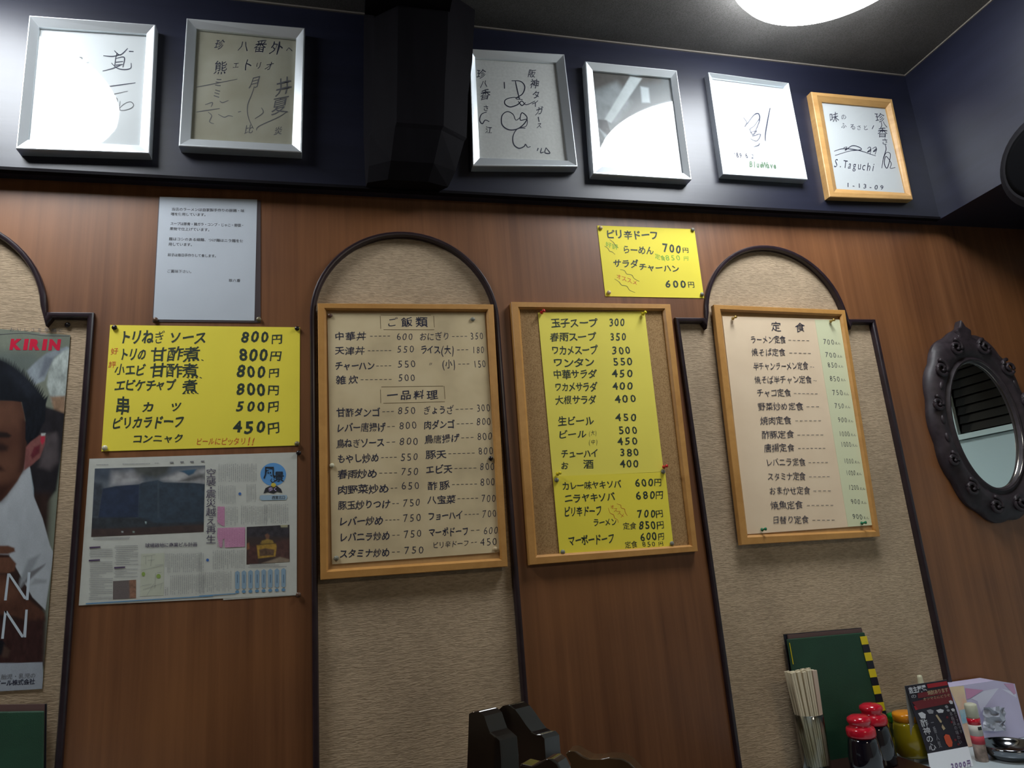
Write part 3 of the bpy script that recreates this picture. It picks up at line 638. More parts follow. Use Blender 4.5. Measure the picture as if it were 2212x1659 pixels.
# yellow sheets on board 2
s2 = sheet('price_sheet', [(1162,675),(1392.6,672.5),(1433.6,1019),(1194,1029.6)], OB+.0016, YELL2, 'tall yellow price sheet of soups, salads and drinks, upper of two on the cork board', 'price list')
k = Ink(OB+.00185)
for n_, a, b, y, pr, c, d, y2 in [('玉子スープ',415,832,945,'300',930,1080,940), ('春雨スープ',405,822,1070,'350',940,1092,1070), ('ワカメスープ',420,832,1190,'300',955,1132,1192), ('ワンタン',430,808,1300,'550',965,1150,1290), ('中華サラダ',435,825,1405,'450',950,1157,1398), ('ワカメサラダ',445,828,1520,'400',955,1157,1512)]:
    k.text(n_, (a, y), (b, y-3), 80, INKG, .022, 1, cd); k.text(pr, (c, y2), (d, y2-3), 70, INKG, .018, .8, cd)
for n_, a, b, y, pr, c, d, y2, h in [('大根サラダ',455,825,62,'400',975,1185,48,80), ('生ビール',475,800,248,'450',985,1190,215,80), ('ビール',480,735,368,'500',1015,1192,330,72), ('(大)',750,828,355,'',0,0,0,42), ('(中)',748,838,436,'450',1002,1197,428,42), ('チューハイ',505,838,540,'380',1025,1207,528,76), ('お',505,572,648,'400',1025,1207,628,66), ('酒',700,802,638,'',0,0,0,82)]:
    k.text(n_, (a, y), (b, y-4), h, INKG, .02 if h > 50 else 0, 1, ce)
    if pr: k.text(pr, (c, y2), (d, y2-3), 70, INKG, .018, .8, ce)
k.build(s2)
s3 = sheet('price_sheet', [(1194,1029),(1437,1019.5),(1455,1180),(1209,1198)], OB+.0026, YELL, 'bright yellow price sheet of noodle dishes, lower of two on the cork board', 'price list')
k = Ink(OB+.00285)
for n_, a, ya, b, yb_, h, bo in [('カレー味ヤキソバ',515,830,1045,812,72,.02), ('600',1162,800,1340,797,74,.02), ('円',1340,797,1408,795,66,.015), ('ニラヤキソバ',535,942,990,925,76,.022), ('680',1170,912,1352,908,74,.02), ('円',1350,910,1425,907,74,.018), ('ピリ辛ドーフ',530,1062,872,1050,88,.024), ('700',1185,1078,1355,1075,74,.022), ('円',1352,1078,1420,1076,66,.018),
                                   ('ラーメン',790,1160,1005,1148,70,.018), ('定食',1058,1190,1182,1185,62,.005), ('850',1198,1182,1358,1178,74,.022), ('円',1360,1182,1432,1178,74,.02), ('マーボードーフ',568,1322,985,1300,88,.02), ('600',1210,1283,1370,1280,72,.02), ('円',1370,1282,1432,1278,66,.018), ('定食',1078,1358,1188,1350,60,.005), ('850',1228,1350,1355,1345,46,.0), ('円',1375,1348,1422,1345,42,0)]:
    k.text(n_, (a, ya), (b, yb_), h, INKG, bo, 1, ce)
for i, ch in enumerate('オススメ'): k.text(ch, (945+i*30,1015+i*26), (985+i*30,1018+i*26), 40, RED, -.005, 1, ce)
mk([[(1005,988),(1040,1000),(1045,1025),(1075,1035),(1080,1065),(1100,1095)], [(930,1025),(945,1070),(975,1085),(985,1115),(1010,1130),(1020,1158)]], 4, RED, k, ce)
k.build(s3, labels={'red_marker': 'red marker writing'})

# beige set-meal menu on board 3
s4 = sheet('menu_sheet', [(1560,683),(1814.6,690),(1884,1134.6),(1614,1154)], .017*.38+.0016, BEIGEP, 'beige set-meal menu in thin brush writing with a pale green price strip', 'menu')
q = [(1760,690.5),(1814.6,690.8),(1884,1134.2),(1832,1138)]
v, f = sheet_mesh(q, .017*.38+.0022, .0004, 1); o = mobj('price_strip', v, f, GREENP, s4); o['label'] = 'pale green price strip'
k = Ink(.017*.38+.00245)
k.text('定', (765,855), (865,855), 95, INKB, 0, 1, cf); k.text('食', (1000,862), (1105,862), 95, INKB, 0, 1, cf)
for n_, a, b, y, c, d, pr, e, g, y2 in [('ラーメン定食',555,908,985,930,1155,'700',1278,1395,1008), ('焼そば定食',568,908,1112,940,1172,'700',1298,1415,1138), ('半チャンラーメン定食',588,1132,1250,1152,1198,'850',1322,1425,1238), ('焼そば半チャン定食',598,1168,1385,1185,1220,'850',1342,1450,1372), ('チャコ定食',622,962,1515,985,1238,'750',1370,1480,1512)]:
    k.text(n_, (a, y), (b, y-4), 78, INKB, .0, 1, cf); k.dash((c, y+5), (d, y+10), INKB, 4.5, conv=cf); k.text(pr, (e, y2-3), (g, y2+3), 56, INKB, -.008, .8, cf); k.text('えん', (g+5, y2+12), (g+58, y2+14), 28, INKB, -.005, 1, cf)
for n_, a, b, y, c, d, pr, e, g, y2 in [('野菜炒め定食',670,1148,90,1175,1328,'750',1475,1580,80), ('焼肉定食',695,1022,238,1058,1348,'900',1508,1612,228), ('酢豚定食',708,1052,388,1080,1372,'1000',1520,1640,375), ('唐揚定食',735,1055,528,1088,1392,'1000',1540,1655,485), ('レバニラ定食',750,1172,678,1198,1418,'1000',1572,1680,662), ('スタミナ定食',768,1172,828,1203,1438,'1000',1596,1700,785), ('おまかせ定食',790,1222,978,1248,1452,'1200',1620,1735,940), ('焼魚定食',805,1142,1130,1180,1478,'900',1645,1750,1088), ('日替り定食',820,1208,1285,1238,1492,'900',1660,1775,1248)]:
    k.text(n_, (a, y), (b, y-6), 84, INKB, .0, 1, cg); k.dash((c, y+2), (d, y), INKB, 5, conv=cg); k.text(pr, (e, y2), (g, y2+3), 58, INKB, -.008, .8, cg); k.text('えん', (g+5, y2+12), (g+65, y2+14), 30, INKB, -.005, 1, cg)
k.build(s4)

# ---- sheets pinned straight on the wood
YO = .0012
s5 = sheet('price_sheet', [(238,702),(648,707),(647,962),(219,975)], YO, YELL, 'wide bright yellow price sheet in thick black marker, left of the middle niche', 'price list')
k = Ink(YO+.00025)
for n_, a, ya, b, yb_, h, bo in [('トリねぎ',715,905,985,908,78,.03), ('ソース',1010,908,1235,912,70,.03), ('800',1435,905,1610,910,68,.03), ('円',1618,920,1688,922,58,.025), ('トリの',715,1010,875,1012,72,.03), ('甘酢煮',898,1008,1195,1012,84,.025), ('800',1422,1010,1605,1014,72,.03), ('円',1612,1020,1682,1020,58,.025),
        ('小エビ',688,1102,870,1105,66,.025), ('甘酢煮',893,1105,1188,1110,80,.025), ('800',1410,1112,1590,1115,72,.03), ('円',1600,1122,1672,1122,56,.025), ('エビケチャプ',688,1195,1050,1195,66,.028), ('煮',1090,1205,1180,1205,80,.025), ('800',1405,1215,1590,1222,72,.03), ('円',1598,1225,1668,1225,58,.025),
        ('串',690,1318,775,1318,100,.035), ('カ',848,1325,922,1325,58,.03), ('ツ',1018,1325,1088,1325,52,.03), ('500',1405,1320,1592,1325,62,.03), ('円',1600,1325,1668,1325,62,.025), ('ピリカラドーフ',668,1422,1100,1412,72,.03), ('450',1380,1442,1595,1448,72,.03), ('円',1598,1450,1672,1450,66,.025), ('コンニャク',790,1515,1098,1512,50,.028)]:
    k.text(n_, (a, ya), (b, yb_), h, INKG, bo, 1, cAy)
for x0, y0_ in ((1125,1045), (1115,1150), (1095,1243)):
    for i in range(4): k.stroke([(x0+i*26, y0_-3), (x0+i*26+13, y0_+4)], 6, INKG, cAy)
k.text('ビールにピッタリ', (1170,1532), (1470,1530), 44, RED, .005, 1, cAy); k.text('!!', (1475,1530), (1525,1530), 46, RED, .03, 1, cAy, slant=.25)
k.text('好', (662,992), (705,992), 38, RED, .005, 1, cAy); k.text('評', (648,1072), (692,1072), 38, RED, .005, 1, cAy)
k.build(s5, labels={'red_marker': 'red marker writing'})

s6 = sheet('price_sheet', [(1290,487),(1500,495),(1521,644),(1308,640)], YO, YELL, 'small yellow sheet with green and red notes, above the cork board', 'price list')
k = Ink(YO+.00025)
for n_, a, ya, b, yb_, h, bo, m in [('ピリ辛ドーフ',908,148,1378,160,80,.028,INKG), ('らーめん',1055,285,1335,298,76,.02,INKG), ('700',1412,270,1585,285,78,.03,INKG), ('円',1592,290,1652,292,50,.02,INKG), ('850',1435,358,1580,360,50,-.005,GRN), ('円',1600,366,1650,367,40,-.005,GRN), ('サラダ',972,412,1200,415,72,.028,INKG), ('チャーハン',1200,440,1565,462,66,.026,INKG), ('600',1432,590,1630,600,66,.028,INKG), ('円',1640,602,1700,602,56,.022,INKG)]:
    k.text(n_, (a, ya), (b, yb_), h, m, bo, 1, cd)
k.text('好評', (903,235), (1020,268), 48, GRN, 0, 1, cd); k.text('定食', (1348,340), (1440,372), 48, GRN, 0, 1, cd)
k.text('オススメ', (1000,520), (1190,590), 48, RED, 0, 1, cd)
for w_ in ([(940,195),(975,222),(990,245),(1020,272)], [(895,255),(925,275),(940,300),(965,308),(990,330)], [(1035,465),(1075,475),(1095,505),(1140,515),(1160,545),(1208,572)], [(985,550),(1025,575),(1050,605),(1095,615),(1120,650),(1170,672)]): k.stroke(w_, 4, INKG, cd)
k.build(s6, labels={'red_marker': 'red marker writing', 'green_marker': 'green marker writing'})

# laminated notice
s7 = empty('notice', P(440, 690, YO), 'white laminated typed notice hanging just under the dark beam', 'notice')
v, f = sheet_mesh([(343,428),(563,433),(563,697),(329,695)], YO, .0004, 2); mobj('laminate', v, f, mat('laminate_edge', (.10, .075, .075), rough=.35), s7)
v, f = sheet_mesh([(345,425),(555.5,431),(549.5,692.5),(331,690)], YO+.0006, .0004, 2); mobj('paper', v, f, WHITEP, s7)
k = Ink(YO+.00085); cn = crop(320, 420, 5.924)
for t_, a, ya, b, yb_ in [('当店のラーメンは自家製手作りの豚鶏・味', 298,188,1232,210), ('噌を使用しています。',290,250,765,262), ('スープは豚骨・鶏ガラ・コンブ・じゃこ・野菜・',282,372,1232,398), ('果物で仕上げています。',275,438,815,455), ('麺はコシのある細麺、つけ麺はニラ麺を使',265,568,1222,596), ('用しています。',260,635,590,645), ('餃子は毎日手作りして食します。',250,772,895,788), ('ご賞味下さい。',238,980,585,990), ('珍八香',1030,1100,1182,1102)]:
    k.text(t_, (a, ya), (b, yb_), 40, INKT, .01, 0, cn)
k.build(s7)
g = [P(*p, YO+.0016) for p in [(343,428),(563,433),(563,697),(329,695)]]
mobj('laminate_film', g, [(0, 1, 2, 3)], FILM, s7)

# ---- newspaper page
n5 = crop(180, 970, 4.74); n6 = crop(430, 970, 4.74)
s8 = sheet('newspaper_page', [(193,991),(641.5,977),(641,1285),(170,1308)], YO, NEWS, 'newspaper page with a dark building photograph, pinned below the wide yellow sheet', 'newspaper')
SKYC = blend('print_cloudy_sky', [(.05, .07, .11), (.14, .16, .19), (.42, .43, .42)], 26, rough=.8, dist=1.2, stretch=(1, 1, 2.2))
BLD1 = mat('print_dark_blue_building', (.020, .036, .075), rough=.8, nscale=20, namt=.2); BLD2 = mat('print_slate_building', (.036, .058, .085), rough=.8, nscale=30, namt=.25)
k = Ink(YO+.00025)
printed_photo('photograph', cv(n5, [(118,200),(1248,168),(1232,848),(80,900)]), YO+.0003, 150, 96, (.10,.12,.145), [
    (cv(n5, [(100,180),(700,150),(640,300),(300,330),(100,300)]), (.045,.060,.085), 20, .5, 18), (cv(n5, [(300,230),(600,220),(600,350),(420,370),(280,370)]), (.30,.30,.31), 22, .5, 14), (cv(n5, [(480,150),(900,150),(860,260),(740,300),(560,260)]), (.060,.065,.060), 16, .5, 14),
    (cv(n5, [(800,310),(960,240),(1260,190),(1260,350),(1000,350)]), (.34,.34,.34), 16, .5, 12), (cv(n5, [(985,225),(1050,215),(1160,205),(1130,250),(1080,275),(1035,245)]), (.035,.09,.15), 4, .3), (cv(n5, [(980,330),(1080,280),(1240,250),(1240,290),(1080,340)]), (.10,.10,.10), 10, .3),
    (cv(n5, [(100,340),(190,350),(210,420),(160,700),(80,700)]), (.035,.045,.06), 10, .4), (cv(n5, [(200,405),(340,378),(575,360),(562,700),(150,720)]), (.014,.026,.060), 2, .25), (cv(n5, [(575,360),(600,345),(760,318),(820,342),(1120,345),(1250,360),(1240,780),(560,760)]), (.026,.043,.065), 2, .35),
    (cv(n5, [(760,330),(775,330),(775,700),(760,700)]), (.045,.065,.085), 3, .2), (cv(n5, [(60,700),(560,700),(760,760),(1250,745),(1250,820),(60,840)]), (.022,.028,.035), 6, .5, 8), (cv(n5, [(60,820),(700,800),(1250,770),(1250,860),(60,910)]), (.045,.026,.022), 6, .3, 8),
    (cv(n5, [(632,742),(648,742),(645,765),(636,765)]), (.35,.45,.45), 2), (cv(n5, [(392,842),(408,842),(408,855),(392,855)]), (.45,.5,.5), 2), (cv(n5, [(507,840),(523,840),(523,857),(507,857)]), (.25,.35,.3), 2)], s8, rough=.8)
printed_photo('small_photograph', cv(n5, [(305,1352),(540,1338),(540,1528),(302,1540)]), YO+.0003, 40, 32, (.13,.105,.10), [(cv(n5, [(470,1330),(550,1330),(550,1540),(475,1540)]), (.24,.12,.075), 5, .4, 4)], s8, seed=2, grainy=.1, rough=.8)
printed_photo('interior_photograph', cv(n6, [(488,798),(925,775),(928,1155),(486,1183)]), YO+.0003, 80, 70, (.040,.024,.020), [
    (cv(n6, [(480,790),(930,770),(930,900),(480,900)]), (.028,.024,.030), 12, .7, 8), (cv(n6, [(500,1000),(600,980),(600,1180),(490,1180)]), (.07,.025,.02), 12, .4), (cv(n6, [(790,940),(930,930),(930,1150),(780,1110)]), (.075,.032,.026), 12, .4), (cv(n6, [(830,770),(910,770),(905,800),(840,802)]), (.35,.33,.20), 3, .3),
    (cv(n6, [(640,1170),(830,1105),(925,1130),(925,1160)]), (.26,.20,.14), 4, .2), (cv(n6, [(490,970),(510,960),(515,1020),(492,1030)]), (.25,.09,.03), 5), (cv(n6, [(675,880),(700,865),(722,885),(715,925),(690,930)]), (.17,.08,.045), 4, .2), (cv(n6, [(630,965),(645,940),(700,922),(750,935),(770,970),(760,985),(640,985)]), (.30,.19,.035), 4, .4, 5),
    (cv(n6, [(590,985),(785,965),(795,1000),(780,1100),(605,1120)]), (.36,.21,.03), 3, .4, 5), (cv(n6, [(615,1030),(680,1015),(770,1030),(765,1088),(622,1098)]), (.10,.055,.03), 4, .5, 4), (cv(n6, [(618,972),(790,962),(790,970),(618,980)]), (.07,.04,.01), 3)], s8, seed=3, rough=.8)
k.poly([(590,1075),(830,1062),(822,1500),(580,1508)], mat('print_map_ground', (.50, .52, .42), nscale=30, namt=.08), n5)
k.ell((760,260), 132, 118, mat('print_sky_blue', (.10, .30, .62)), n6)
k.build(s8, 'illustration')
k = Ink(YO+.00065)
k.poly([(660,455),(680,400),(720,380),(800,378),(840,410),(852,448),(800,435),(765,455),(700,440)], mat('print_black', (.02, .02, .025)), n6)
k.ell((762,368), 26, 22, mat('print_yellow_dot', (.60, .48, .06)), n6)
k.poly([(625,478),(640,472),(895,470),(905,490),(890,520),(640,526),(620,505)], mat('print_pale_blue', (.30, .42, .52)), n6)
k.ell((418,458), 15, 15, mat('print_blue_dot', (.05, .14, .40)), n6); k.ell((87,1136), 15, 15, MATS['print_blue_dot'], n6)
k.ell((770,1302), 22, 22, mat('print_green_dot', (.25, .36, .08)), n5); k.ell((615,1280), 18, 22, MATS['print_green_dot'], n5)
for i in range(8):
    x = 393+i*67.5; k.poly([(x-24,1262-i*4),(x,1245-i*4),(x+22,1262-i*4),(x+20,1425-i*3),(x,1440-i*3),(x-22,1425-i*3)], mat('print_capsule_blue', (.24, .36, .47)), n6)
    k.ell((x-2,1462-i*3), 20, 16, mat('print_mid_blue', (.12, .26, .42)), n6)
k.poly([(0,1500),(375,1475),(375,1484),(0,1510)], MATS['print_mid_blue'], n6); k.poly([(25,1578),(1327,1498),(1327,1508),(25,1590)], MATS['print_mid_blue'], n5)
PINK = mat('pink_highlighter', (.62, .30, .46), rough=.8)
k.poly([(190,588),(262,590),(262,788),(235,785),(205,760),(186,745)], PINK, n6); k.poly([(190,808),(472,800),(470,1000),(290,1008),(265,1010),(262,920),(240,925),(235,1010),(210,1005),(185,900)], PINK, n6)
k.build(s8, 'printed_patch')
k = Ink(YO+.00085)
for c_, y in zip('空襲・震災越え再生', (245,335,398,458,552,645,735,825,925)): k.text(c_, (70,y), (175,y), 88, mat('headline_ink', (.06, .045, .09), rough=.7), .0, 0, n6)
k.text('球場跡地に商業ビル計画', (632,988), (1168,975), 44, MATS['headline_ink'], .012, 0, n5)
k.text('風', (660,240), (780,240), 125, INK, .02, 0, n6); k.text('景', (768,282), (872,282), 105, INK, .015, 0, n6); k.text('歩く', (708,412), (805,410), 44, mat('print_lilac', (.55, .45, .70)), .01, 0, n6); k.text('西宮北口', (745,498), (882,494), 34, INK, .01, 0, n6)
k.stroke([(745,300),(735,325),(755,340),(775,325),(762,310)], 8, INK, n6)
# body copy too small to read: rows of tiny marks
def vcols(x0, x1, y0_, y1_, conv, dx=21, m=INKN, sk=0):
    x = x0
    while x < x1:
        y = y0_+R_.uniform(0, 10)+(x-x0)*sk; ye = y1_+(x-x0)*sk-(R_.uniform(0, 60) if R_.random() < .3 else 0)
        while y < ye:
            h = R_.uniform(6, 9); w = R_.uniform(5, 10)
            if R_.random() > .06: k.poly([(x-w/2,y),(x+w/2,y),(x+w/2,y+h*.6),(x-w/2,y+h*.6)], m, conv)
            y += h+3
        x += dx
def hrows(x0, x1, y0_, y1_, conv, dy=19, m=INKN, sk=-.02):
    y = y0_
    while y < y1_:
        x = x0+(R_.uniform(0, 20)); xe = x1-(R_.uniform(0, 150) if R_.random() < .25 else 0)
        while x < xe:
            w = R_.uniform(5, 9); yy = y+(x-x0)*sk; k.poly([(x,yy-4),(x+w,yy-4),(x+w,yy+R_.uniform(0,3)),(x,yy+R_.uniform(0,3))], m, conv); x += w+2.5
        y += dy
vcols(205,400,150,335,n6); vcols(415,585,148,330,n6); vcols(200,380,370,560,n6); vcols(490,590,358,540,n6); vcols(285,400,585,780,n6); vcols(435,700,578,770,n6); vcols(675,925,562,760,n6)
vcols(192,262,592,780,n6,15,mat('pink_print', (.40, .15, .27)));vcols(192,470,808,1000,n6,17,MATS['pink_print'])
vcols(145,340,1035,1230,n6); vcols(355,480,1030,1220,n6); vcols(5,345,1262,1470,n6,20,sk=-.05); vcols(0,60,1060,1250,n6)
vcols(845,1225,1070,1265,n5,20,sk=-.03); vcols(895,1245,1290,1490,n5,20,sk=-.03); vcols(840,880,1410,1500,n5)
hrows(60,298,1030,1120,n5); hrows(55,295,1160,1545,n5); hrows(320,555,995,1200,n5); hrows(315,550,1235,1330,n5); hrows(90,470,912,940,n5,14); hrows(500,890,1180,1225,n6,15)
hrows(395,680,155,160,n5,14); hrows(130,250,162,164,n5,14); hrows(720,770,145,148,n5)
for x, y in ((905,138),(1010,133),(1112,130),(1222,126)): k.poly([(x-18,y-7),(x+18,y-8),(x+18,y+6),(x-18,y+7)], INKN, n5)
for x0, x1, y in ((62,175,1010),(55,170,1142),(315,428,1216)): k.poly([(x0,y-8),(x1,y-14),(x1,y),(x0,y+8)], mat('print_violet_bar', (.07, .04, .10)), n5)
for a, b in (((600,1240),(820,1190)),((600,1400),(700,1380)),((700,1090),(690,1200)),((740,1270),(730,1430)),((610,1440),(820,1370)),((650,1500),(720,1380)),((610,1100),(740,1080)),((735,1190),(815,1180)),((755,1265),(800,1262)),((800,1380),(790,1440)),((640,1100),(640,1180)),((660,1140),(730,1132))): k.stroke([a, b], 2.2, INKN, n5, taper=False)
for i in range(8): k.stroke([(393+i*67.5,1285),(393+i*67.5,1370)], 7, mat('print_capsule_text', (.10, .17, .26)), n6, taper=False)
k.build(s8)
# loose strip below the page
v, f = sheet_mesh([(482,1290),(642,1280),(641,1286),(482,1296)], YO-.0003, .0003, 1); mobj('folded_edge', v, f, NEWS, s8)

# ---- beer poster on the left niche
PO = -.004
pq = [(-150,697),(152,700),(91,1488),(-150,1502)]
s9 = empty('beer_poster', P(0, 1495, PO), 'tall glossy beer poster with a dark-haired man, under the left arch', 'poster')
def pcol(n, c, **kw): return mat('poster_'+n, c, rough=.35, **kw)
pc = crop(0, 680, 3.95); pd = crop(0, 1180, 3.4625)
v, f = sheet_mesh([(-150,697),(152,724),(91,1488),(-150,1502)], PO, .0005, 2); mobj('paper', v, f, pcol('sage_background', (.21, .235, .185), nscale=6, namt=.25), s9)
LW0 = lambda x, y: (x, y)
SK1, SK2, SK3 = (.125,.055,.034), (.082,.034,.022), (.040,.016,.012)
hair = [(-300,350),(-200,360),(-60,370)]
for i in range(34):
    t_ = i/33; bx = -60+440*t_; by = 366+345*t_**1.7; a_ = -.35+t_*1.25+R_.uniform(-.35, .35); l_ = R_.uniform(18, 46)
    hair += [(bx-5, by+8), (bx+l_*math.sin(a_), by-l_*math.cos(a_))]
hair += [(392,760),(385,900),(345,980),(300,1090),(240,1110),(215,1060),(218,900),(185,745),(100,735),(-300,725)]
printed_photo('printed_portrait', [(-150,697),(152,724),(91,1488),(-150,1502)], PO+.0003, 300, 440, (.19,.21,.165), [
    (cv(pc, [(-300,200),(620,200),(620,330),(300,420),(-300,420)]), (.165,.185,.145), 40, .2, 20), (cv(pc, [(-300,300),(300,320),(380,420),(200,520),(-300,520)]), (.125,.15,.135), 30, .15, 30),
    (cv(pc, [(225,480),(330,380),(400,325),(570,270),(600,290),(470,360),(430,420),(380,560),(290,600)]), (.25,.29,.32), 6, .35, 16), (cv(pc, [(390,350),(460,370),(430,440),(380,520),(330,540),(360,430)]), (.14,.16,.19), 10, .2),
    (cv(pc, [(400,600),(420,470),(460,380),(540,310),(610,290),(560,720),(520,740),(440,740)]), (.40,.45,.43), 7, .45, 9), (cv(pc, [(430,700),(560,690),(555,860),(470,850)]), (.30,.19,.12), 8, .4, 8), (cv(pc, [(380,780),(560,840),(540,1100),(480,1500),(330,1680),(-300,1680),(-300,1000),(300,900)]), (.018,.016,.020), 8, .4, 12),
    (cv(pc, [(390,1020),(480,1005),(500,1060),(500,1250),(430,1330),(330,1300)]), (.085,.070,.075), 14, .3, 16),
    (cv(pd, [(-600,-400),(380,-400),(330,640),(318,900),(-600,900)]), (.030,.016,.014), 20, .4, 16),
    (cv(pc, [(180,1330),(255,1310),(285,1480),(290,1680),(-300,1680),(-300,1560),(0,1600)]), (.36,.43,.47), 4, .12, 24), (cv(pc, [(225,1380),(255,1320),(283,1480),(290,1680),(240,1680)]), (.27,.33,.37), 6, .1),
    ([(-160,940),(0,985),(40,960),(62,990),(72,1070),(92,1120),(108,1178),(116,1195),(98,1318),(70,1290),(20,1200),(-160,1190)], (.40,.43,.46), 3, .12, 30),
    (cv(pd, [(210,100),(300,60),(230,200),(140,330),(150,250)]), (.26,.28,.30), 10), (cv(pd, [(230,190),(340,130),(330,150),(200,270),(150,310)]), (.16,.16,.17), 6), (cv(pd, [(260,240),(350,250),(345,275),(230,290)]), (.30,.32,.34), 8),
    (cv(pc, [(-300,725),(180,730),(212,850),(222,1000),(226,1200),(205,1320),(150,1420),(60,1540),(0,1600),(-300,1600)]), SK2, 5, .25, 26), (cv(pc, [(-300,740),(120,745),(170,840),(160,960),(-300,990)]), SK1, 40, .15, 20), (cv(pc, [(-300,1180),(120,1200),(150,1300),(80,1420),(-300,1450)]), SK1, 50, .15, 20),
    (cv(pc, [(190,900),(230,900),(228,1250),(190,1340),(160,1340),(185,1200)]), SK3, 22), (cv(pc, [(-300,1480),(60,1450),(120,1420),(20,1590),(-300,1620)]), SK3, 26),
    (cv(pc, hair), (.007,.009,.014), 3, .5, 5), (cv(pc, [(60,470),(200,520),(300,640),(250,700),(120,560)]), (.016,.020,.030), 30, .4, 5),
    (cv(pc, [(222,1130),(260,1085),(335,1030),(362,1014),(390,1030),(382,1110),(340,1220),(262,1290),(205,1330)]), (.20,.075,.070), 4, .2), (cv(pc, [(262,1200),(290,1130),(345,1105),(335,1180),(275,1230)]), (.12,.02,.03), 6, .3), (cv(pc, [(348,1035),(384,1035),(380,1080),(360,1110),(345,1080)]), (.42,.03,.06), 4), (cv(pc, [(350,1012),(390,1010),(384,1030),(352,1034)]), (.45,.47,.46), 3),
    (cv(pc, [(-100,1000),(0,998),(60,1005),(98,1030),(80,1048),(-100,1050)]), (.018,.011,.010), 7), (cv(pc, [(-100,1105),(20,1098),(70,1125),(60,1160),(-100,1175)]), (.030,.014,.012), 12), (cv(pc, [(-100,1300),(10,1290),(40,1330),(-100,1350)]), SK3, 12),
    (cv(pd, [(-300,0),(60,-5),(108,12),(112,40),(60,58),(-300,60)]), SK1, 5, .2), (cv(pd, [(-300,78),(80,82),(122,130),(105,185),(60,200),(-300,195)]), SK1, 5, .2), (cv(pd, [(-300,55),(70,62),(60,82),(-300,84)]), SK3, 5),
    (cv(pd, [(-300,205),(40,210),(120,300),(210,390),(335,500),(335,560),(200,560),(100,520),(-300,480)]), SK2, 8, .3), (cv(pd, [(-300,220),(60,260),(140,340),(60,420),(-300,400)]), SK1, 20, .2), (cv(pd, [(-300,520),(180,560),(340,540),(335,900),(-300,900)]), (.040,.016,.015), 20, .4),
    (cv(pd, [(-200,700),(20,700),(38,730),(50,790),(0,815),(-200,815)]), (.008,.008,.012), 5), (cv(pd, [(30,740),(75,780),(60,830),(10,830)]), (.07,.04,.03), 8),
    (cv(pd, [(-600,888),(318,868),(330,1200),(-600,1200)]), (.33,.36,.41), 1.5, .05),
    (cv(pc, [(388,80),(425,80),(428,145),(398,155)]), (.62,.26,.05), 6), (cv(pc, [(345,125),(400,115),(400,160),(345,160)]), (.45,.30,.26), 8)], s9, seed=5, grainy=.05, rough=.35)
k = Ink(PO+.0006)
KR = pcol('red_logo', (.55, .012, .045)); LW = pcol('pale_letter', (.50, .56, .62))
for c_, x0_, x1_ in (('K',80,178),('I',196,232),('R',245,338),('I',356,392),('N',410,508)):
    vs, fs = glyph(c_, .07); gx0 = min(v_[0] for v_ in vs); gx1 = max(v_[0] for v_ in vs); gy0 = min(v_[1] for v_ in vs); gy1 = max(v_[1] for v_ in vs)
    k._put(KR, [pc(x0_+(x1_-x0_)*(a_-gx0)/(gx1-gx0)+14*(b_-gy0)/(gy1-gy0), 300-95*(b_-gy0)/(gy1-gy0)+(x0_-82)*.01) for a_, b_ in vs], fs)
k.text('おいしさを笑顔に', (72,125), (548,135), 34, INKT, .0, 0, pc)
k.stroke([(-60,172),(120,158),(230,158),(300,166),(380,176),(480,178),(590,180)], 4, INKT, pc, taper=False)
for pts in ([(30,405),(55,203),(72,203),(50,405)], [(55,203),(75,203),(205,395),(180,395)], [(208,195),(228,195),(213,402),(192,402)], [(8,692),(32,484),(50,484),(28,692)], [(32,484),(54,484),(185,682),(160,682)], [(190,474),(208,474),(195,682),(172,682)]): k.poly(pts, LW, pd)
k.text('胎児・乳児の', (8,978), (268,966), 38, INKT, -.005, 0, pd); k.text('ビール株式会社', (-38,1028), (262,1010), 42, INKB, .03, 0, pd)
k.build(s9)

# ================================================================== PINS
def tack(p, off, m, label, r=.0052, glossy=True):
    c = P(*p, off); t = MB().lathe([(r*.8, 0), (r, .0012), (r*.98, .0024), (r*.7, .0038), (r*.3, .0045), (.0002, .0047)], (c.x, c.y, c.z), axis=(0, -1, 0), seg=18).obj('thumb_tack', m, smooth=True)
    return tag(t, label, 'thumbtack', 'thumbtacks holding the papers')
def ppin(p, off, m, label, d=(.25, -1, .1)):
    c = P(*p, off); t = empty('push_pin', c, label, 'push pin', 'push pins on the boards')
    a = Vector(d).normalized()
    MB().lathe([(.0042, .004), (.0045, .0052), (.0024, .0075), (.0022, .012), (.0036, .0145), (.0038, .0165), (.0002, .0172)], c, axis=a, seg=16).obj('grip', m, t, smooth=True)
    MB().tube([c, c+a*.0045], .0006, 6).obj('needle', mat('steel_needle', (.5, .5, .5), rough=.3, metal=1), t); return t
TB = mat('tack_black', (.012, .008, .008), rough=.3); TBR = mat('tack_brown', (.10, .05, .03), rough=.35); TBE = mat('tack_beige', (.50, .38, .22), rough=.35); TG = mat('tack_grey', (.20, .20, .16), rough=.35); TW = mat('tack_cream', (.55, .52, .36), rough=.35); TC = mat('tack_dull_clear', (.16, .13, .07), rough=.3)
WO = YO+.001
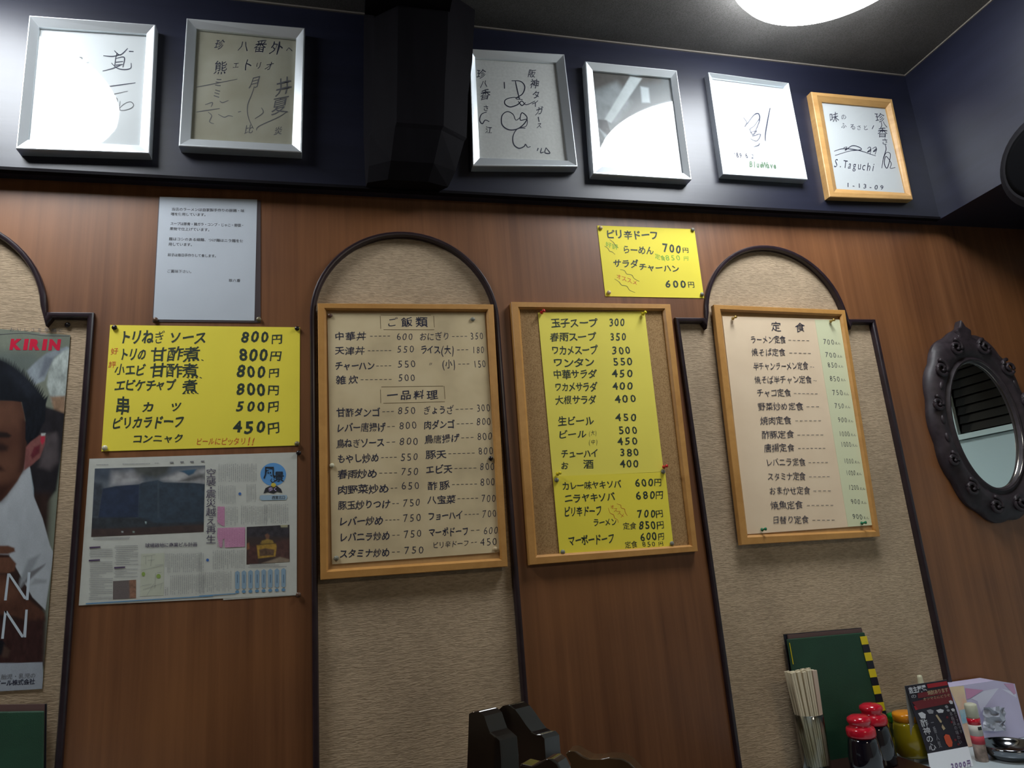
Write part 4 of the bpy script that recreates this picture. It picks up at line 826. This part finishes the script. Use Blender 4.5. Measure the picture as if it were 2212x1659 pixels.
for p, off, m, l in [((336,691), WO, TBR, 'brown thumbtack at the lower left corner of the laminated notice'), ((559,690), WO, TC, 'dull clear thumbtack at the lower right corner of the laminated notice'),
    ((247.7,708), WO, TB, 'black thumbtack at the top left corner of the wide yellow sheet'), ((641.8,710), WO, TB, 'black thumbtack at the top right corner of the wide yellow sheet'), ((226.7,967.7), WO, TW, 'cream thumbtack at the bottom left corner of the wide yellow sheet'), ((641.8,958.6), WO, TC, 'dull thumbtack at the bottom right corner of the wide yellow sheet'),
    ((645.4,978.5), WO, TB, 'black thumbtack at the top right corner of the newspaper page'), ((645,1285), WO, TBR, 'brown thumbtack at the bottom right corner of the newspaper page'), ((146.5,702), PO+.001, TB, 'black thumbtack at the top corner of the beer poster'),
    ((713,682), OB+.002, TBR, 'brown thumbtack at the top left corner of the cream menu'), ((1021,690), OB+.002, TG, 'grey thumbtack near the top right corner of the cream menu'), ((1060,990.5), OB+.002, TB, 'dark thumbtack halfway down the right edge of the cream menu'), ((717,1006), OB+.002, TW, 'cream thumbtack halfway down the left edge of the cream menu'), ((726.6,1206), OB+.002, TG, 'grey thumbtack at the bottom left corner of the cream menu'), ((1070,1186), OB+.002, TBE, 'beige thumbtack at the bottom right corner of the cream menu'),
    ((1297.4,492.4), WO, TBE, 'beige thumbtack at the top left corner of the small yellow sheet'), ((1496,496.5), WO, TG, 'grey thumbtack at the top right corner of the small yellow sheet'), ((1315,632), WO, TBE, 'beige thumbtack at the bottom left corner of the small yellow sheet'), ((1516,636), WO, TG, 'grey thumbtack at the bottom right corner of the small yellow sheet'),
    ((1432,1019), OB+.003, TG, 'grey thumbtack at the top right of the lower sheet on the cork board'), ((1202,1037), OB+.003, TG, 'grey thumbtack at the top left of the lower sheet on the cork board'), ((1215.4,1192.4), OB+.003, TG, 'grey thumbtack at the bottom left of the lower sheet on the cork board'), ((1451,1174), OB+.003, TG, 'grey thumbtack at the bottom right of the lower sheet on the cork board')]:
    tack(p, off, m, l)
PR = mat('pin_red', (.50, .02, .02), rough=.2); PYL = mat('pin_yellow', (.62, .50, .02), rough=.2); PGN = mat('pin_green', (.01, .16, .07), rough=.2); PGO = mat('pin_brass', (.45, .30, .08), rough=.3, metal=.6)
for p, off, m, l in [((1168,677), OB+.002, PR, 'red push pin at the top left of the upper sheet on the cork board'), ((1386,680), OB+.002, PYL, 'yellow push pin at the top right of the upper sheet on the cork board'), ((1431,1010), OB+.002, PR, 'red push pin at the bottom right of the upper sheet on the cork board'), ((1202,1025), OB+.002, PYL, 'yellow push pin at the bottom left of the upper sheet on the cork board'),
    ((1580,690), .0085, PGO, 'brass push pin at the top left of the beige set-meal menu'), ((1791,696), .0085, PGO, 'brass push pin at the top right of the beige set-meal menu'), ((1643,1145), .0085, PGN, 'green push pin at the bottom left of the beige set-meal menu'), ((1858,1131), .0085, PGN, 'green push pin at the bottom right of the beige set-meal menu')]:
    ppin(p, off, m, l)

# ================================================================== OVAL MIRROR
mc = Vector((1.1335*D, 0, CAM.z+.160*D)); ra, rb = .0705*D, .115*D
mt = empty('wall_mirror', (mc.x, 0, mc.z-.25), 'oval mirror in a dark carved scrollwork frame, on the wood wall at the far right', 'mirror')
MIR = mat('mirror_glass', (.86, .93, .90), rough=.0, metal=1.0)
MF = mat('carved_dark_frame', (.026, .018, .022), rough=.5, spec=.5, nscale=60, namt=.4)
def oval(a, b, y, n=72, c=mc): return [Vector((c.x+a*math.cos(2*math.pi*i/n), y, c.z+b*math.sin(2*math.pi*i/n))) for i in range(n)]
MB().rings([oval(ra, rb, -.012), oval(ra, rb, -.016)]).obj('mirror_glass', MIR, mt)
# inner moulding with a bright bead
mb = MB()
n = 96
prof = [(.0, -.002), (.0, -.020), (.003, -.026), (.008, -.028), (.013, -.024), (.017, -.022), (.024, -.029), (.034, -.031), (.044, -.028), (.056, -.020), (.062, -.010), (.062, -.001)]
rr = []
for d, y in prof:
    r = []
    for i in range(n):
        t_ = 2*math.pi*i/n; s = math.sin(t_)
        w = .045+.030*max(0, s)**2+.024*max(0, -s)**2
        sc2 = 1+.13*abs(math.sin(6.5*t_+.4))-.04 if d > .03 else 1
        dd = d if d <= .017 else .017+(d-.017)/(.045)*w*sc2
        r.append(Vector((mc.x+(ra+dd)*math.cos(t_), y, mc.z+(rb+dd)*math.sin(t_))))
    rr.append(r)
mb.rings(rr, cap=False); autosmooth(mb.obj('frame', MF, mt), 40)
def scroll(cx, cz, r, flip, y=-.031, turns=1.5, tube=.0055):
    pts = []; N_ = 30
    for i in range(N_+1):
        t_ = i/N_; a = flip*(t_*turns*2*math.pi)+math.pi/2; rr_ = r*(1-.8*t_); pts.append((mc.x+cx+rr_*math.cos(a), y-.004*t_, mc.z+cz+rr_*math.sin(a)))
    return MB().tube(pts, [tube*(1-.3*i/N_) for i in range(N_+1)], 8)
for ang, r, fl in [(90-18,.021,1),(90+18,.021,-1),(90-47,.022,1),(90+47,.022,-1),(90-75,.018,1),(90+75,.018,-1),(-90-15,.020,-1),(-90+15,.020,1),(-90-42,.020,-1),(-90+42,.020,1),(-90-66,.016,-1),(-90+66,.016,1)]:
    t_ = math.radians(ang); w = .052
    scroll((ra+w)*math.cos(t_), (rb+w)*math.sin(t_), r*1.12, fl).obj('scroll', MF, mt, smooth=True)
for ang in (150, 163, 176, 189, 202, 30, 17, 4, -9, -22):
    t_ = math.radians(ang); w = .04; c = Vector((mc.x+(ra+w)*math.cos(t_), -.029, mc.z+(rb+w)*math.sin(t_)))
    tx = Vector((-math.sin(t_)*ra, 0, math.cos(t_)*rb)).normalized(); nx = Vector((math.cos(t_), 0, math.sin(t_)))
    mb = MB(); mb.rings([[c+tx*(.013*math.cos(q)*s)+nx*(.006*math.sin(q)*s)+Vector((0, -h, 0)) for q in [2*math.pi*i/12 for i in range(12)]] for s, h in ((1, -.002), (.95, .002), (.6, .004), (.1, .005))])
    mb.obj('leaf_carving', MF, mt, smooth=True)
# crest
cr = [(-.035,.052),(-.040,.066),(-.022,.076),(-.026,.094),(-.010,.104),(0,.125),(.010,.104),(.026,.094),(.022,.076),(.040,.066),(.035,.052)]
fr = [Vector((mc.x+x, -.026, mc.z+rb+z)) for x, z in cr]; bk = [p+Vector((0, .025, 0)) for p in fr]
bevel(MB().rings([bk, fr]).obj('crest', MF, mt), .004, 2)
mb = MB(); mb.rings([oval(ra-.001, rb-.001, -.0165, 72), oval(ra+.0025, rb+.0025, -.0215, 72), oval(ra+.004, rb+.004, -.027, 72)], cap=False)
mb.obj('bright_bead', mat('polished_bead', (.25, .22, .19), rough=.18, metal=.9), mt, smooth=True)['label'] = 'thin polished bead'

# ================================================================== TABLES AND WHAT STANDS ON THEM
ZT = CAM.z - .34*D            # table top
def table(x0, x1, label, m):
    t = empty('dining_table', ((x0+x1)/2, -.45, 0), label, 'table', 'tables along the wall')
    bevel(MB().box((x0, -.78, ZT-.03), (x1, -.006, ZT)).obj('tabletop', m, t), .004, 2)
    for lx in (x0+.08, x1-.08):
        for ly in (-.70, -.10): MB().box((lx-.022, ly-.022, 0), (lx+.022, ly+.022, ZT-.03)).obj('leg', DARKW2, t)
    return t
TT = mat('pale_laminate_top', (.50, .58, .62), rough=.25, nscale=4, namt=.03)
table(.93, 2.06, 'dining table with a pale laminate top under the right niche', TT)
table(-1.5, -.42, 'dining table below the beer poster, holding a green menu folder', TT)
# lacquered tray under the condiments
TY0 = -.16
xa, xb = PZ(1716,1652,ZT).x, PZ(1962,1652,ZT).x
ZR = ZT+.012
tr = MB().box((xa, TY0, ZT+.001), (xb, -.012, ZR)).obj('condiment_tray', mat('dark_lacquer', (.030, .012, .010), rough=.25))
bevel(tr, .003, 2); tag(tr, 'dark lacquered tray carrying the chopsticks and condiment jars', 'tray')

# green menu folders
GREEN = mat('green_leatherette', (.012, .052, .026), rough=.5, bump=.35, bscale=900, nscale=20, namt=.12)
def folder(q, off_b, off_t, label, m=GREEN, th=.012):
    """q: TL,TR,BR,BL pixels; leaning: bottom off_b, top off_t from the wall"""
    t = empty('menu_folder', P(*lerp2(q, .5, 1), off_b), label, 'menu folder', None)
    fr = [P(*q[0], off_t), P(*q[1], off_t), P(*q[2], off_b), P(*q[3], off_b)]
    bk = [p+Vector((0, th*.35, 0)) for p in fr]
    bevel(MB().hexa([bk[0], bk[1], bk[2], bk[3]], fr).obj('cover', m, t), .002, 2)
    ins = [p+Vector((0, th*.4, 0)) for p in fr]; cen = sum(ins, Vector())/4; ins = [cen+(p-cen)*.975 for p in ins]; ins[0] += Vector((.004, 0, .012)); ins[1] += Vector((0, 0, .012))
    ib = [p+Vector((0, th*.25, 0)) for p in ins]
    MB().hexa(ib, ins).obj('inner_pages', mat('page_edges', (.10, .055, .05), rough=.5), t)['label'] = 'dull red inner pages'
    b2 = [p+Vector((0, th*.75, .010 if i < 2 else 0)) for i, p in enumerate(fr)]; b3 = [p+Vector((0, th*.25, 0)) for p in b2]
    MB().hexa(b3, b2).obj('back_cover', mat('dark_back_cover', (.012, .014, .022), rough=.3), t)['label'] = 'near-black back cover'
    return t, fr
fo, fr = folder([(1700,1381),(1868,1366),(1938,1640),(1745,1664)], .028, .014, 'green menu folder with a yellow and black taped edge, behind the chopsticks')
# checkered tape on its right edge
TYL = mat('tape_yellow', (.72, .56, .015), rough=.35); TBK = mat('tape_black', (.012, .012, .022), rough=.3)
e0 = fr[1]+Vector((.001, -.0008, -.002)); e1 = fr[2]+Vector((.001, -.0008, 0)); wv = (fr[1]-fr[0]).normalized()*.018
zlen = (e1-e0).length
nsq = 15
for i in range(nsq):
    a = e0.lerp(e1, (i+.35)/nsq); b = e0.lerp(e1, (i+1.35)/nsq)
    if i == nsq-1: b = e1
    mb = MB(); mb.hexa([a-wv, a, b, b-wv], [p+Vector((0, -.0006, 0)) for p in (a-wv, a, b, b-wv)])
    mb.hexa([a, a+Vector((.0025, .002, 0)), b+Vector((.0025, .002, 0)), b], [p+Vector((0, -.0006, 0)) for p in (a, a+Vector((.0025, .002, 0)), b+Vector((.0025, .002, 0)), b)])
    o = mb.obj('tape_square', TYL if i % 2 == 0 else TBK, fo); o['label'] = 'yellow tape square' if i % 2 == 0 else 'black tape square'
a = fr[0].lerp(fr[3], .03)+wv*.25+Vector((0, -.0008, 0)); b = fr[0].lerp(fr[3], .20)+wv*.3+Vector((0, -.0008, 0))
MB().tube([a, b], .0009, 6).obj('yellow_edge_line', TYL, fo)
f2, _ = folder([(-130,1540),(95,1536),(93,1720),(-150,1725)], .030, .020, 'plain green menu folder below the beer poster at the left edge')

# chopsticks in a glass jar
jc = Vector((P(1748,1600,.055).x, -.068, ZR)); jr = .0285
RIMZ = P(1748, 1541, .068).z
jar = empty('chopstick_jar', jc, 'clear glass jar full of wooden chopsticks on the tray', 'jar')
MB().lathe([(jr*.9, 0), (jr, .004), (jr*1.04, (RIMZ-ZR)*.5), (jr*1.1, RIMZ-ZR), (jr*1.06, RIMZ-ZR+.001), (jr*.97, (RIMZ-ZR)*.5), (jr*.92, .006), (.001, .005)], jc, seg=32).obj('glass', JARG, jar, smooth=True)
CH = grain('birch_wood', (.62, .53, .36), (.74, .66, .48), scale=(300, 300, 12), rough=.6, bump=.05); CHB = mat('birch_pink', (.60, .46, .36), rough=.6); CHS = mat('paper_sleeve_grey', (.50, .50, .50), rough=.6)
topz = P(1738, 1447, .068).z
proto = {}
def chopstick(i, bx, by, tx, ty, h, m, split):
    b = Vector((jc.x+bx, jc.y+by, ZR+.008)); tp = Vector((jc.x+tx, jc.y+ty, h)); ax = (tp-b).normalized()
    e1 = Vector((1, .25*math.sin(i), 0)); e1 = (e1-ax*e1.dot(ax)).normalized(); e2 = ax.cross(e1)
    mb = MB()
    for s in ((-1, 1) if split else (0,)):
        def ring(c, w, d): return [c+e1*(x*w)+e2*(y*d) for x, y in ((-1,-1),(1,-1),(1,1),(-1,1))]
        o = e1*(.0028*s)
        mb.rings([ring(b+o*.8, .0016 if split else .003, .0018), ring(tp+o, .0025 if split else .0052, .0026)])
    t = mb.obj('chopstick', m); return tag(t, {CHB.name: 'pinkish wooden chopsticks at the right rim of the glass jar', CHS.name: 'grey-white paper sleeve leaning right inside the glass jar'}.get(m.name, 'pale wooden chopsticks standing in the glass jar'), 'chopsticks', 'chopsticks standing in the glass jar')
rr_ = random.Random(3)
ci = 0
for row, (yy, n_) in enumerate(((-.014, 5), (-.003, 6), (.008, 5))):
    for j in range(n_):
        u = (j/(n_-1)-.5)*2
        chopstick(ci, u*.017+.003, yy*.7, u*.0270-.0045+rr_.uniform(-.0008, .0008), yy*1.0, topz+rr_.uniform(-.001, .0015), CHB if (j == n_-1 and row == 0) else CH, ci % 3 != 1); ci += 1
chopstick(ci, .022, -.004, .024, .008, RIMZ+.006, CHS, False)

# soy bottles with red caps
REDC = mat('red_plastic_cap', (.50, .008, .025), rough=.18, coat=.5)
SOY = mat('dark_soy_glass', (.006, .005, .010), rough=.06, spec=.7, coat=.6)
def condiment(px, pyt, off, label, capm, bodym, capr, capz0, knob=True, h_over=0, body_r=None):
    c = P(px, pyt, off); z = c.z; base = Vector((c.x, -off, ZR)); t = empty('condiment_jar', base, label, 'condiment jar', None)
    br = body_r or capr*1.02
    bt = z-capz0-ZR
    if knob: prof = [(capr*.98, 0), (capr*1.0, .004), (capr*1.0, .012), (capr*.93, .017), (capr*.72, .020), (capr*.70, .0235), (capr*.80, .027), (capr*.83, .031), (capr*.76, .036), (capr*.5, .040), (.001, .0415)]
    else: prof = [(capr, 0), (capr, .012), (capr*.95, .016), (capr*.6, .018), (.001, .0185)]
    MB().lathe(prof, (base.x, base.y, ZR+bt), seg=36).obj('cap', capm, t, smooth=True)
    MB().lathe([(br*1.08, 0), (br*1.15, .006), (br*1.12, bt*.5), (br*.98, bt*.88), (br*.9, bt)], base, seg=36).obj('bottle', bodym, t, smooth=True)
    return t
condiment(1853, 1544, .135, 'red-capped dark soy sauce bottle, the nearer one beside the chopsticks', REDC, SOY, .0290, .0405)
condiment(1879, 1519, .095, 'red-capped dark soy sauce bottle, the farther one behind its twin', REDC, SOY, .0290, .0405)
condiment(1930, 1538, .032, 'dark bottle with a rounded green cap, between the red caps and the yellow jar', mat('green_plastic_cap', (.01, .15, .02), rough=.25), mat('dark_green_bottle', (.02, .024, .012), rough=.1), .0150, .020, knob=False)
condiment(1956, 1536, .078, 'yellow jar with an orange lid, behind the black drink card', mat('orange_lid', (.70, .25, .012), rough=.2), mat('amber_yellow_plastic', (.26, .20, .008), rough=.15, coat=.5), .0290, .0185, knob=False, body_r=.031)

# white nozzle bottle behind the card
nc = P(1983, 1460, .024); nb = Vector((nc.x+.004, -.024, ZT+.0005)); t = empty('nozzle_bottle', nb, 'cream-coloured nozzle bottle peeping out behind the black drink card', 'bottle')
IV = mat('ivory_plastic', (.62, .60, .42), rough=.4); hz = nc.z-ZT
MB().lathe([(.009, hz-.055), (.0075, hz-.03), (.0055, hz-.004), (.005, hz), (.001, hz+.001)], nb, seg=24).obj('nozzle', IV, t, smooth=True)
MB().lathe([(.016, 0), (.018, .005), (.018, hz-.085), (.014, hz-.065), (.010, hz-.055)], nb, seg=28).obj('bottle_body', mat('milky_bottle', (.45, .45, .36), rough=.35), t, smooth=True)

# ---- folded black drink card (tent)
def Q(px, py, off): return P(px, py, off)
tc_ = empty('table_card', P(2045, 1640, .10), 'black and red drink card folded over white paper, in front of the pastel box', 'table card')
OT, OM = .112, .128
def cardpt(u, v):      # u across 0..1, v down 0..1
    q = [(1955,1482),(2045,1468),(2091,1612),(2004,1628)]
    x, y = lerp2(q, u, v); return P(x, y, OT+(OM-OT)*v)
def cardpoly(name, pts, m, d=.0, parent=tc_):
    V_ = [cardpt(u, v)+Vector((0, -d, 0)) for u, v in pts]
    tr_ = tessellate_polygon([[Vector((u, v, 0)) for u, v in pts]]); return V_, [tuple(x) for x in tr_]
q4 = [(0,0),(1,0),(1,1),(0,1)]
A4_ = [cardpt(*p) for p in q4]
MB().hexa([p+Vector((0, .0008, 0)) for p in A4_], A4_).obj('black_panel', mat('card_black', (.016, .013, .022), rough=.35, nscale=30, namt=.2), tc_)['label'] = 'black printed panel'
low = [cardpt(0,1), cardpt(1,1), PZ(2103,1655,ZT+.0008), PZ(2011,1672,ZT+.0008)]
MB().hexa([p+Vector((0, .0008, 0)) for p in low], low).obj('white_panel', mat('card_white', (.55, .58, .62), rough=.5), tc_)['label'] = 'white price panel'
bk = [cardpt(0,0)+Vector((.0, .001, 0)), cardpt(1,0)+Vector((0, .001, 0)), None, None]
bk[2] = Vector((bk[1].x-.004, -.100, ZT+.0008)); bk[3] = Vector((bk[0].x-.004, -.100, ZT+.0008))
MB().hexa([p+Vector((0, .0008, 0)) for p in bk], bk).obj('back_panel', mat('card_grey_back', (.30, .29, .27), rough=.6), tc_)['label'] = 'grey-white back panel'
gl = {}
def cput(m, pts, fs, d):
    v_, f_ = gl.setdefault(m.name, ([], [])); n0 = len(v_); v_ += [cardpt(u, v)+Vector((0, -d, 0)) for u, v in pts]; f_ += [[i+n0 for i in q_] for q_ in fs]
def ctext(s, u0, v0, u1, v1, m, bold=.03, vert=False, d=.0012):
    n0 = len(s)
    for i, c in enumerate(s):
        vs, fs = glyph(c, bold)
        if vert: cu0, cu1, cv0, cv1 = u0, u1, v0+(v1-v0)*i/n0, v0+(v1-v0)*(i+1)/n0
        else: cu0, cu1, cv0, cv1 = u0+(u1-u0)*i/n0, u0+(u1-u0)*(i+1)/n0, v0, v1
        cput(m, [(cu0+(cu1-cu0)*x, cv1-(cv1-cv0)*(y+.12)) for x, y in vs], fs, d)
CRD = mat('card_red', (.32, .012, .02), rough=.35); CDR = mat('card_dark_red', (.14, .012, .018), rough=.35); CWT = mat('card_white_print', (.55, .56, .60), rough=.4); CGY = mat('card_grey_print', (.24, .24, .27), rough=.4); CTN = mat('card_tan_print', (.42, .33, .20), rough=.4)
for pts, m in (([(.50,.02),(.98,.02),(.98,.08),(.50,.08)], CRD), ([(.22,.13),(.98,.11),(.98,.20),(.20,.20)], CDR), ([(.03,.24),(.98,.20),(.98,.34),(.12,.36)], CDR), ([(.04,.30),(.60,.27),(.58,.33),(.05,.36)], CRD)):
    cput(m, pts, [(0, 3, 2, 1)], .0009)
ctext('店主厳選', .04, .02, .46, .12, CWT); ctext('の', .04, .13, .18, .19, CGY); ctext('焼酎あります', .45, .11, .95, .18, CTN, .01); ctext('オツマミにどうぞ', .30, .20, .96, .25, CTN, .0)
ctext('酢神の心', .06, .50, .24, .97, CGY if False else CWT, .01, True); ctext('一番人気', .30, .52, .38, .95, CGY, .0, True); ctext('本格派の味わい', .80, .46, .88, .95, CGY, .0, True); ctext('おすすめです', .90, .46, .97, .80, CGY, .0, True)
for i, (u, v, w, h) in enumerate(((.08,.40,.17,.10),(.30,.38,.16,.07),(.52,.40,.18,.06),(.75,.36,.08,.05),(.88,.30,.09,.06),(.76,.42,.08,.04),(.87,.42,.09,.05))):
    cput(CGY if i % 2 else CWT, [(u,v+.01),(u+w*.6,v),(u+w,v+h*.4),(u+w*.8,v+h),(u+w*.2,v+h*.9)], [(0,4,3,2,1)], .001)
cput(CTN, [(.47,.48),(.51,.47),(.57,.58),(.55,.60),(.52,.59)], [(0,4,3,2,1)], .001)
cput(CTN, [(.52,.66),(.56,.62),(.60,.69),(.54,.71)], [(0,3,2,1)], .001)
cput(mat('card_orange_red', (.55, .08, .03), rough=.35), [(.50,.80),(.56,.77),(.64,.79),(.66,.90),(.62,.96),(.54,.96),(.50,.90)], [(0,6,5,4,3,2,1)], .001)
for i, (u, v) in enumerate(((.70,.52),(.77,.60),(.72,.86),(.76,.93))): cput(CDR, [(u,v),(u+.05,v),(u+.05,v+.03),(u,v+.03)], [(0,3,2,1)], .001)
for mn, (v_, f_) in gl.items(): mobj('lettering', v_, f_, bpy.data.materials[mn], tc_)
_n = (low[1]-low[0]).cross(low[3]-low[0]).normalized()
def PL(x, y):
    v = ray(x, y); t_ = (low[0]-CAM).dot(_n)/v.dot(_n); return CAM+v*(t_*.9985)
kk = []
for i, c in enumerate('2000円'):
    vs, fs = glyph(c, .02); b0 = len(kk)
    V_ = []
    for x, y in vs:
        q = lerp2([(2053,1647),(2096,1640),(2098,1654),(2055,1661)], (i+x*(1.5 if c != '円' else .95))/5, 1-(y*1.1+.05)); V_.append(PL(q[0], q[1]))
    mobj('price_digit', V_, fs, mat('violet_ink', (.12, .07, .20)), tc_)

# ---- pastel tissue packet box
pk = empty('tissue_box', P(2130, 1620, .03), 'pastel pink and lilac tissue box with a clear plastic window, standing by the wall', 'tissue box')
q = [(2052,1484),(2190,1474),(2212,1600),(2078,1640)]
OP = .05
fr = [P(*q[0], OP), P(2150,1470,OP), P(2192,1477,OP), P(2222,1600,OP+.01), P(2085,1640,OP+.01)]
fr = [Vector((p.x, p.y, max(p.z, ZT+.0008))) for p in fr]
bkp = [p+Vector((0, .042, 0)) for p in fr]
MB().rings([bkp, fr]).obj('box', mat('box_lilac', (.56, .52, .72), rough=.45, nscale=12, namt=.06), pk)
k_ = []
cH = crop(1900, 1430, 7.09)
def bpoly(pts, m, name='printed_patch', d=.0006):
    V_ = [P(*cH(*p), OP+.0105+d) for p in pts]; V_ = []
    for p in pts:
        x, y = cH(*p); o_ = OP+.01*min(1, max(0, (y-1478)/150)); V_.append(P(x, y, o_+d)); V_[-1].z = max(V_[-1].z, ZT+.001)
    tr_ = tessellate_polygon([[Vector((x, y, 0)) for x, y in pts]]); return mobj(name, V_, [tuple(x) for x in tr_], m, pk)
bpoly([(1065,385),(1290,365),(1325,560),(1400,900),(1480,1380),(1370,1390),(1200,700)], blend('box_peach', [(.85, .47, .30), (.78, .56, .42), (.85, .68, .42)], 20, rough=.45))
bpoly([(1310,400),(1590,430),(1400,550),(1335,570)], mat('box_pink', (.62, .30, .50), rough=.45), d=.0009)
bpoly([(1400,560),(1600,440),(1820,400),(2080,460),(2180,900),(2215,1090),(1700,1100),(1560,780),(1500,600)], mat('box_pale_white', (.70, .70, .85), rough=.4), d=.0008)
bpoly([(1900,330),(2050,330),(2090,480),(2060,500)], mat('box_rose', (.58, .34, .52), rough=.45), d=.001)
bpoly([(1220,740),(1335,715),(1375,920),(1270,950)], blend('box_blue_label', [(.20, .48, .66), (.45, .60, .66)], 60, rough=.45), d=.0012)
MB().add([], [])
# crumpled clear wrap on the box
mb = MB(); rr2 = random.Random(5); cc = P(2148, 1545, OP+.012)
for i in range(7):
    for j in range(7):
        pass
vs = []; fs = []
for j in range(8):
    for i in range(8):
        x, y = cH(1590+i*48+rr2.uniform(-12, 12), 690+j*52+rr2.uniform(-12, 12)); vs.append(P(x, y, OP+.014+rr2.uniform(0, .010)))
for j in range(7):
    for i in range(7): a = j*8+i; fs.append((a, a+8, a+9, a+1))
mobj('plastic_wrap', vs, fs, mat('crumpled_film', (.42, .44, .52), rough=.2, spec=.8), pk)

# ---- small red and white seasoning bottle
sb = P(2120, 1634, .145); sb = Vector((sb.x, -.145, ZT)); t = empty('seasoning_bottle', sb, 'small clear seasoning bottle with a red and white label, before the pastel box', 'seasoning bottle')
tz = P(2103, 1517, .145).z-ZT; R0 = .0125
MB().lathe([(R0*.95, 0), (R0, .003), (R0, tz*.72), (R0*.9, tz*.76)], sb, seg=28).obj('glass_body', mat('pepper_glass', (.32, .24, .20), rough=.12, nscale=60, namt=.5), t, smooth=True)
MB().lathe([(R0*.98, tz*.755), (R0*.98, tz*.96), (R0*.9, tz*.985), (R0*.5, tz), (.001, tz)], sb, seg=28).obj('cap', mat('cream_cap', (.55, .55, .42), rough=.4), t, smooth=True)
for a, b, m, nm in ((.63, .74, REDC, 'red label band'), (.44, .63, mat('label_white', (.55, .53, .48), rough=.5), 'white label band'), (.30, .44, mat('label_red', (.50, .05, .07), rough=.5), 'lower red label band')):
    MB().lathe([(R0*1.02, tz*a), (R0*1.03, tz*b)], sb, seg=28).obj('label_band', m, t, smooth=True)['label'] = nm
gq = []
for ch, z0_, w in (('S', .53, .008), ('B', .47, .008)):
    vs, fs = glyph(ch, .02)
    V_ = [Vector((sb.x-.004+x*.010, sb.y-math.sqrt(max(0, (R0*1.06)**2-(-.004+x*.010)**2)), ZT+tz*z0_+y*.009)) for x, y in vs]
o = MB().box((sb.x-.005, sb.y-R0*1.08, ZT+tz*.55), (sb.x+.003, sb.y-R0*.9, ZT+tz*.605)).obj('label_mark', mat('label_dark', (.02, .03, .03)), t); o['label'] = 'dark square mark'

# ---- glossy ashtray
ac = PZ(2185, 1637, ZT); ar = .055
ac = Vector((ac.x, ac.y, ZT)); ash = empty('ashtray', ac, 'shiny dark metal ashtray at the bottom right corner, beside the seasoning bottle', 'ashtray')
MB().lathe([(ar*.62, 0), (ar*.72, .004), (ar*.98, .016), (ar*1.0, .024), (ar*.99, .028), (ar*.94, .028), (ar*.9, .022), (ar*.6, .008), (.001, .006)], ac, seg=44).obj('bowl', mat('dark_chrome', (.20, .21, .23), rough=.12, metal=1), ash, smooth=True)

# ================================================================== CARVED DARK CHAIR BACKS
LQ = mat('black_brown_lacquer', (.020, .013, .010), rough=.12, spec=.6, coat=.8, nscale=12, namt=.4)
LQ2 = mat('warm_brown_lacquer', (.060, .032, .014), rough=.16, spec=.6, coat=.7, nscale=12, namt=.3)
bench = empty('carved_chair', P(1120, 1750, .33), 'dark lacquered chair whose carved scroll-shaped back boards rise at the bottom of the wall', 'chair')
def board_(prof, off, depth, dx, m, label=None):
    """carved back board: silhouette extruded towards the wall"""
    fr = [P(x, y, off) for x, y in prof]; bk = [p+Vector((dx, depth, 0)) for p in fr]; n = len(fr); mb = MB()
    tr_ = tessellate_polygon([[Vector((p.x, p.z, 0)) for p in fr]])
    mb.add(fr+bk, [tuple(x) for x in tr_]+[tuple(n+i for i in x[::-1]) for x in tr_]+[(i, (i+1) % n, n+(i+1) % n, n+i) for i in range(n)])
    bm = bmesh.new(); o = mb.obj('back_board', m, bench); bm.from_mesh(o.data); bmesh.ops.recalc_face_normals(bm, faces=bm.faces); bm.to_mesh(o.data); bm.free()
    bevel(o, .003, 3)
    if label: o['label'] = label
    return o
board_([(1012,1541),(1022,1537),(1035,1537),(1046,1547),(1052,1566),(1058,1582),(1070,1592),(1079,1600),(1082,1640),(1086,1760),(1004,1760),(1010,1600)], .42, .012, .030, LQ)
board_([(1076,1533),(1086,1524),(1100,1523),(1112,1532),(1124,1548),(1136,1566),(1148,1581),(1160,1587),(1168,1587),(1176,1596),(1179,1640),(1188,1760),(1112,1760),(1104,1600),(1090,1580),(1080,1556)], .30, .012, .030, LQ)
board_([(1122,1650),(1148,1656),(1160,1650),(1178,1640),(1192,1639),(1204,1648),(1214,1668),(1225,1780),(1118,1780)], .50, .02, .02, LQ)
board_([(1221,1628),(1228,1622),(1244,1622),(1258,1632),(1276,1640),(1296,1640),(1316,1636),(1342,1638),(1358,1646),(1372,1659),(1390,1680),(1400,1780),(1235,1780),(1232,1650)], .20, .03, .02, LQ2, 'lower brown lacquered back board')
xs0, xs1 = P(1010, 1700, .42).x, P(1390, 1700, .20).x
zlow = P(1100, 1760, .42).z
for sx in (xs0, xs1-.04):
    for sy in (-.24, -.62): MB().box((sx, sy, 0), (sx+.04, sy+.04, .42 if sy < -.5 else .60)).obj('leg', LQ, bench)
bevel(MB().box((xs0-.01, -.64, .41), (xs1+.01, -.16, .46)).obj('seat', LQ, bench), .01, 3)
MB().box((xs0, -.50, zlow-.30), (xs1, -.18, zlow-.24)).obj('back_rail', LQ, bench)
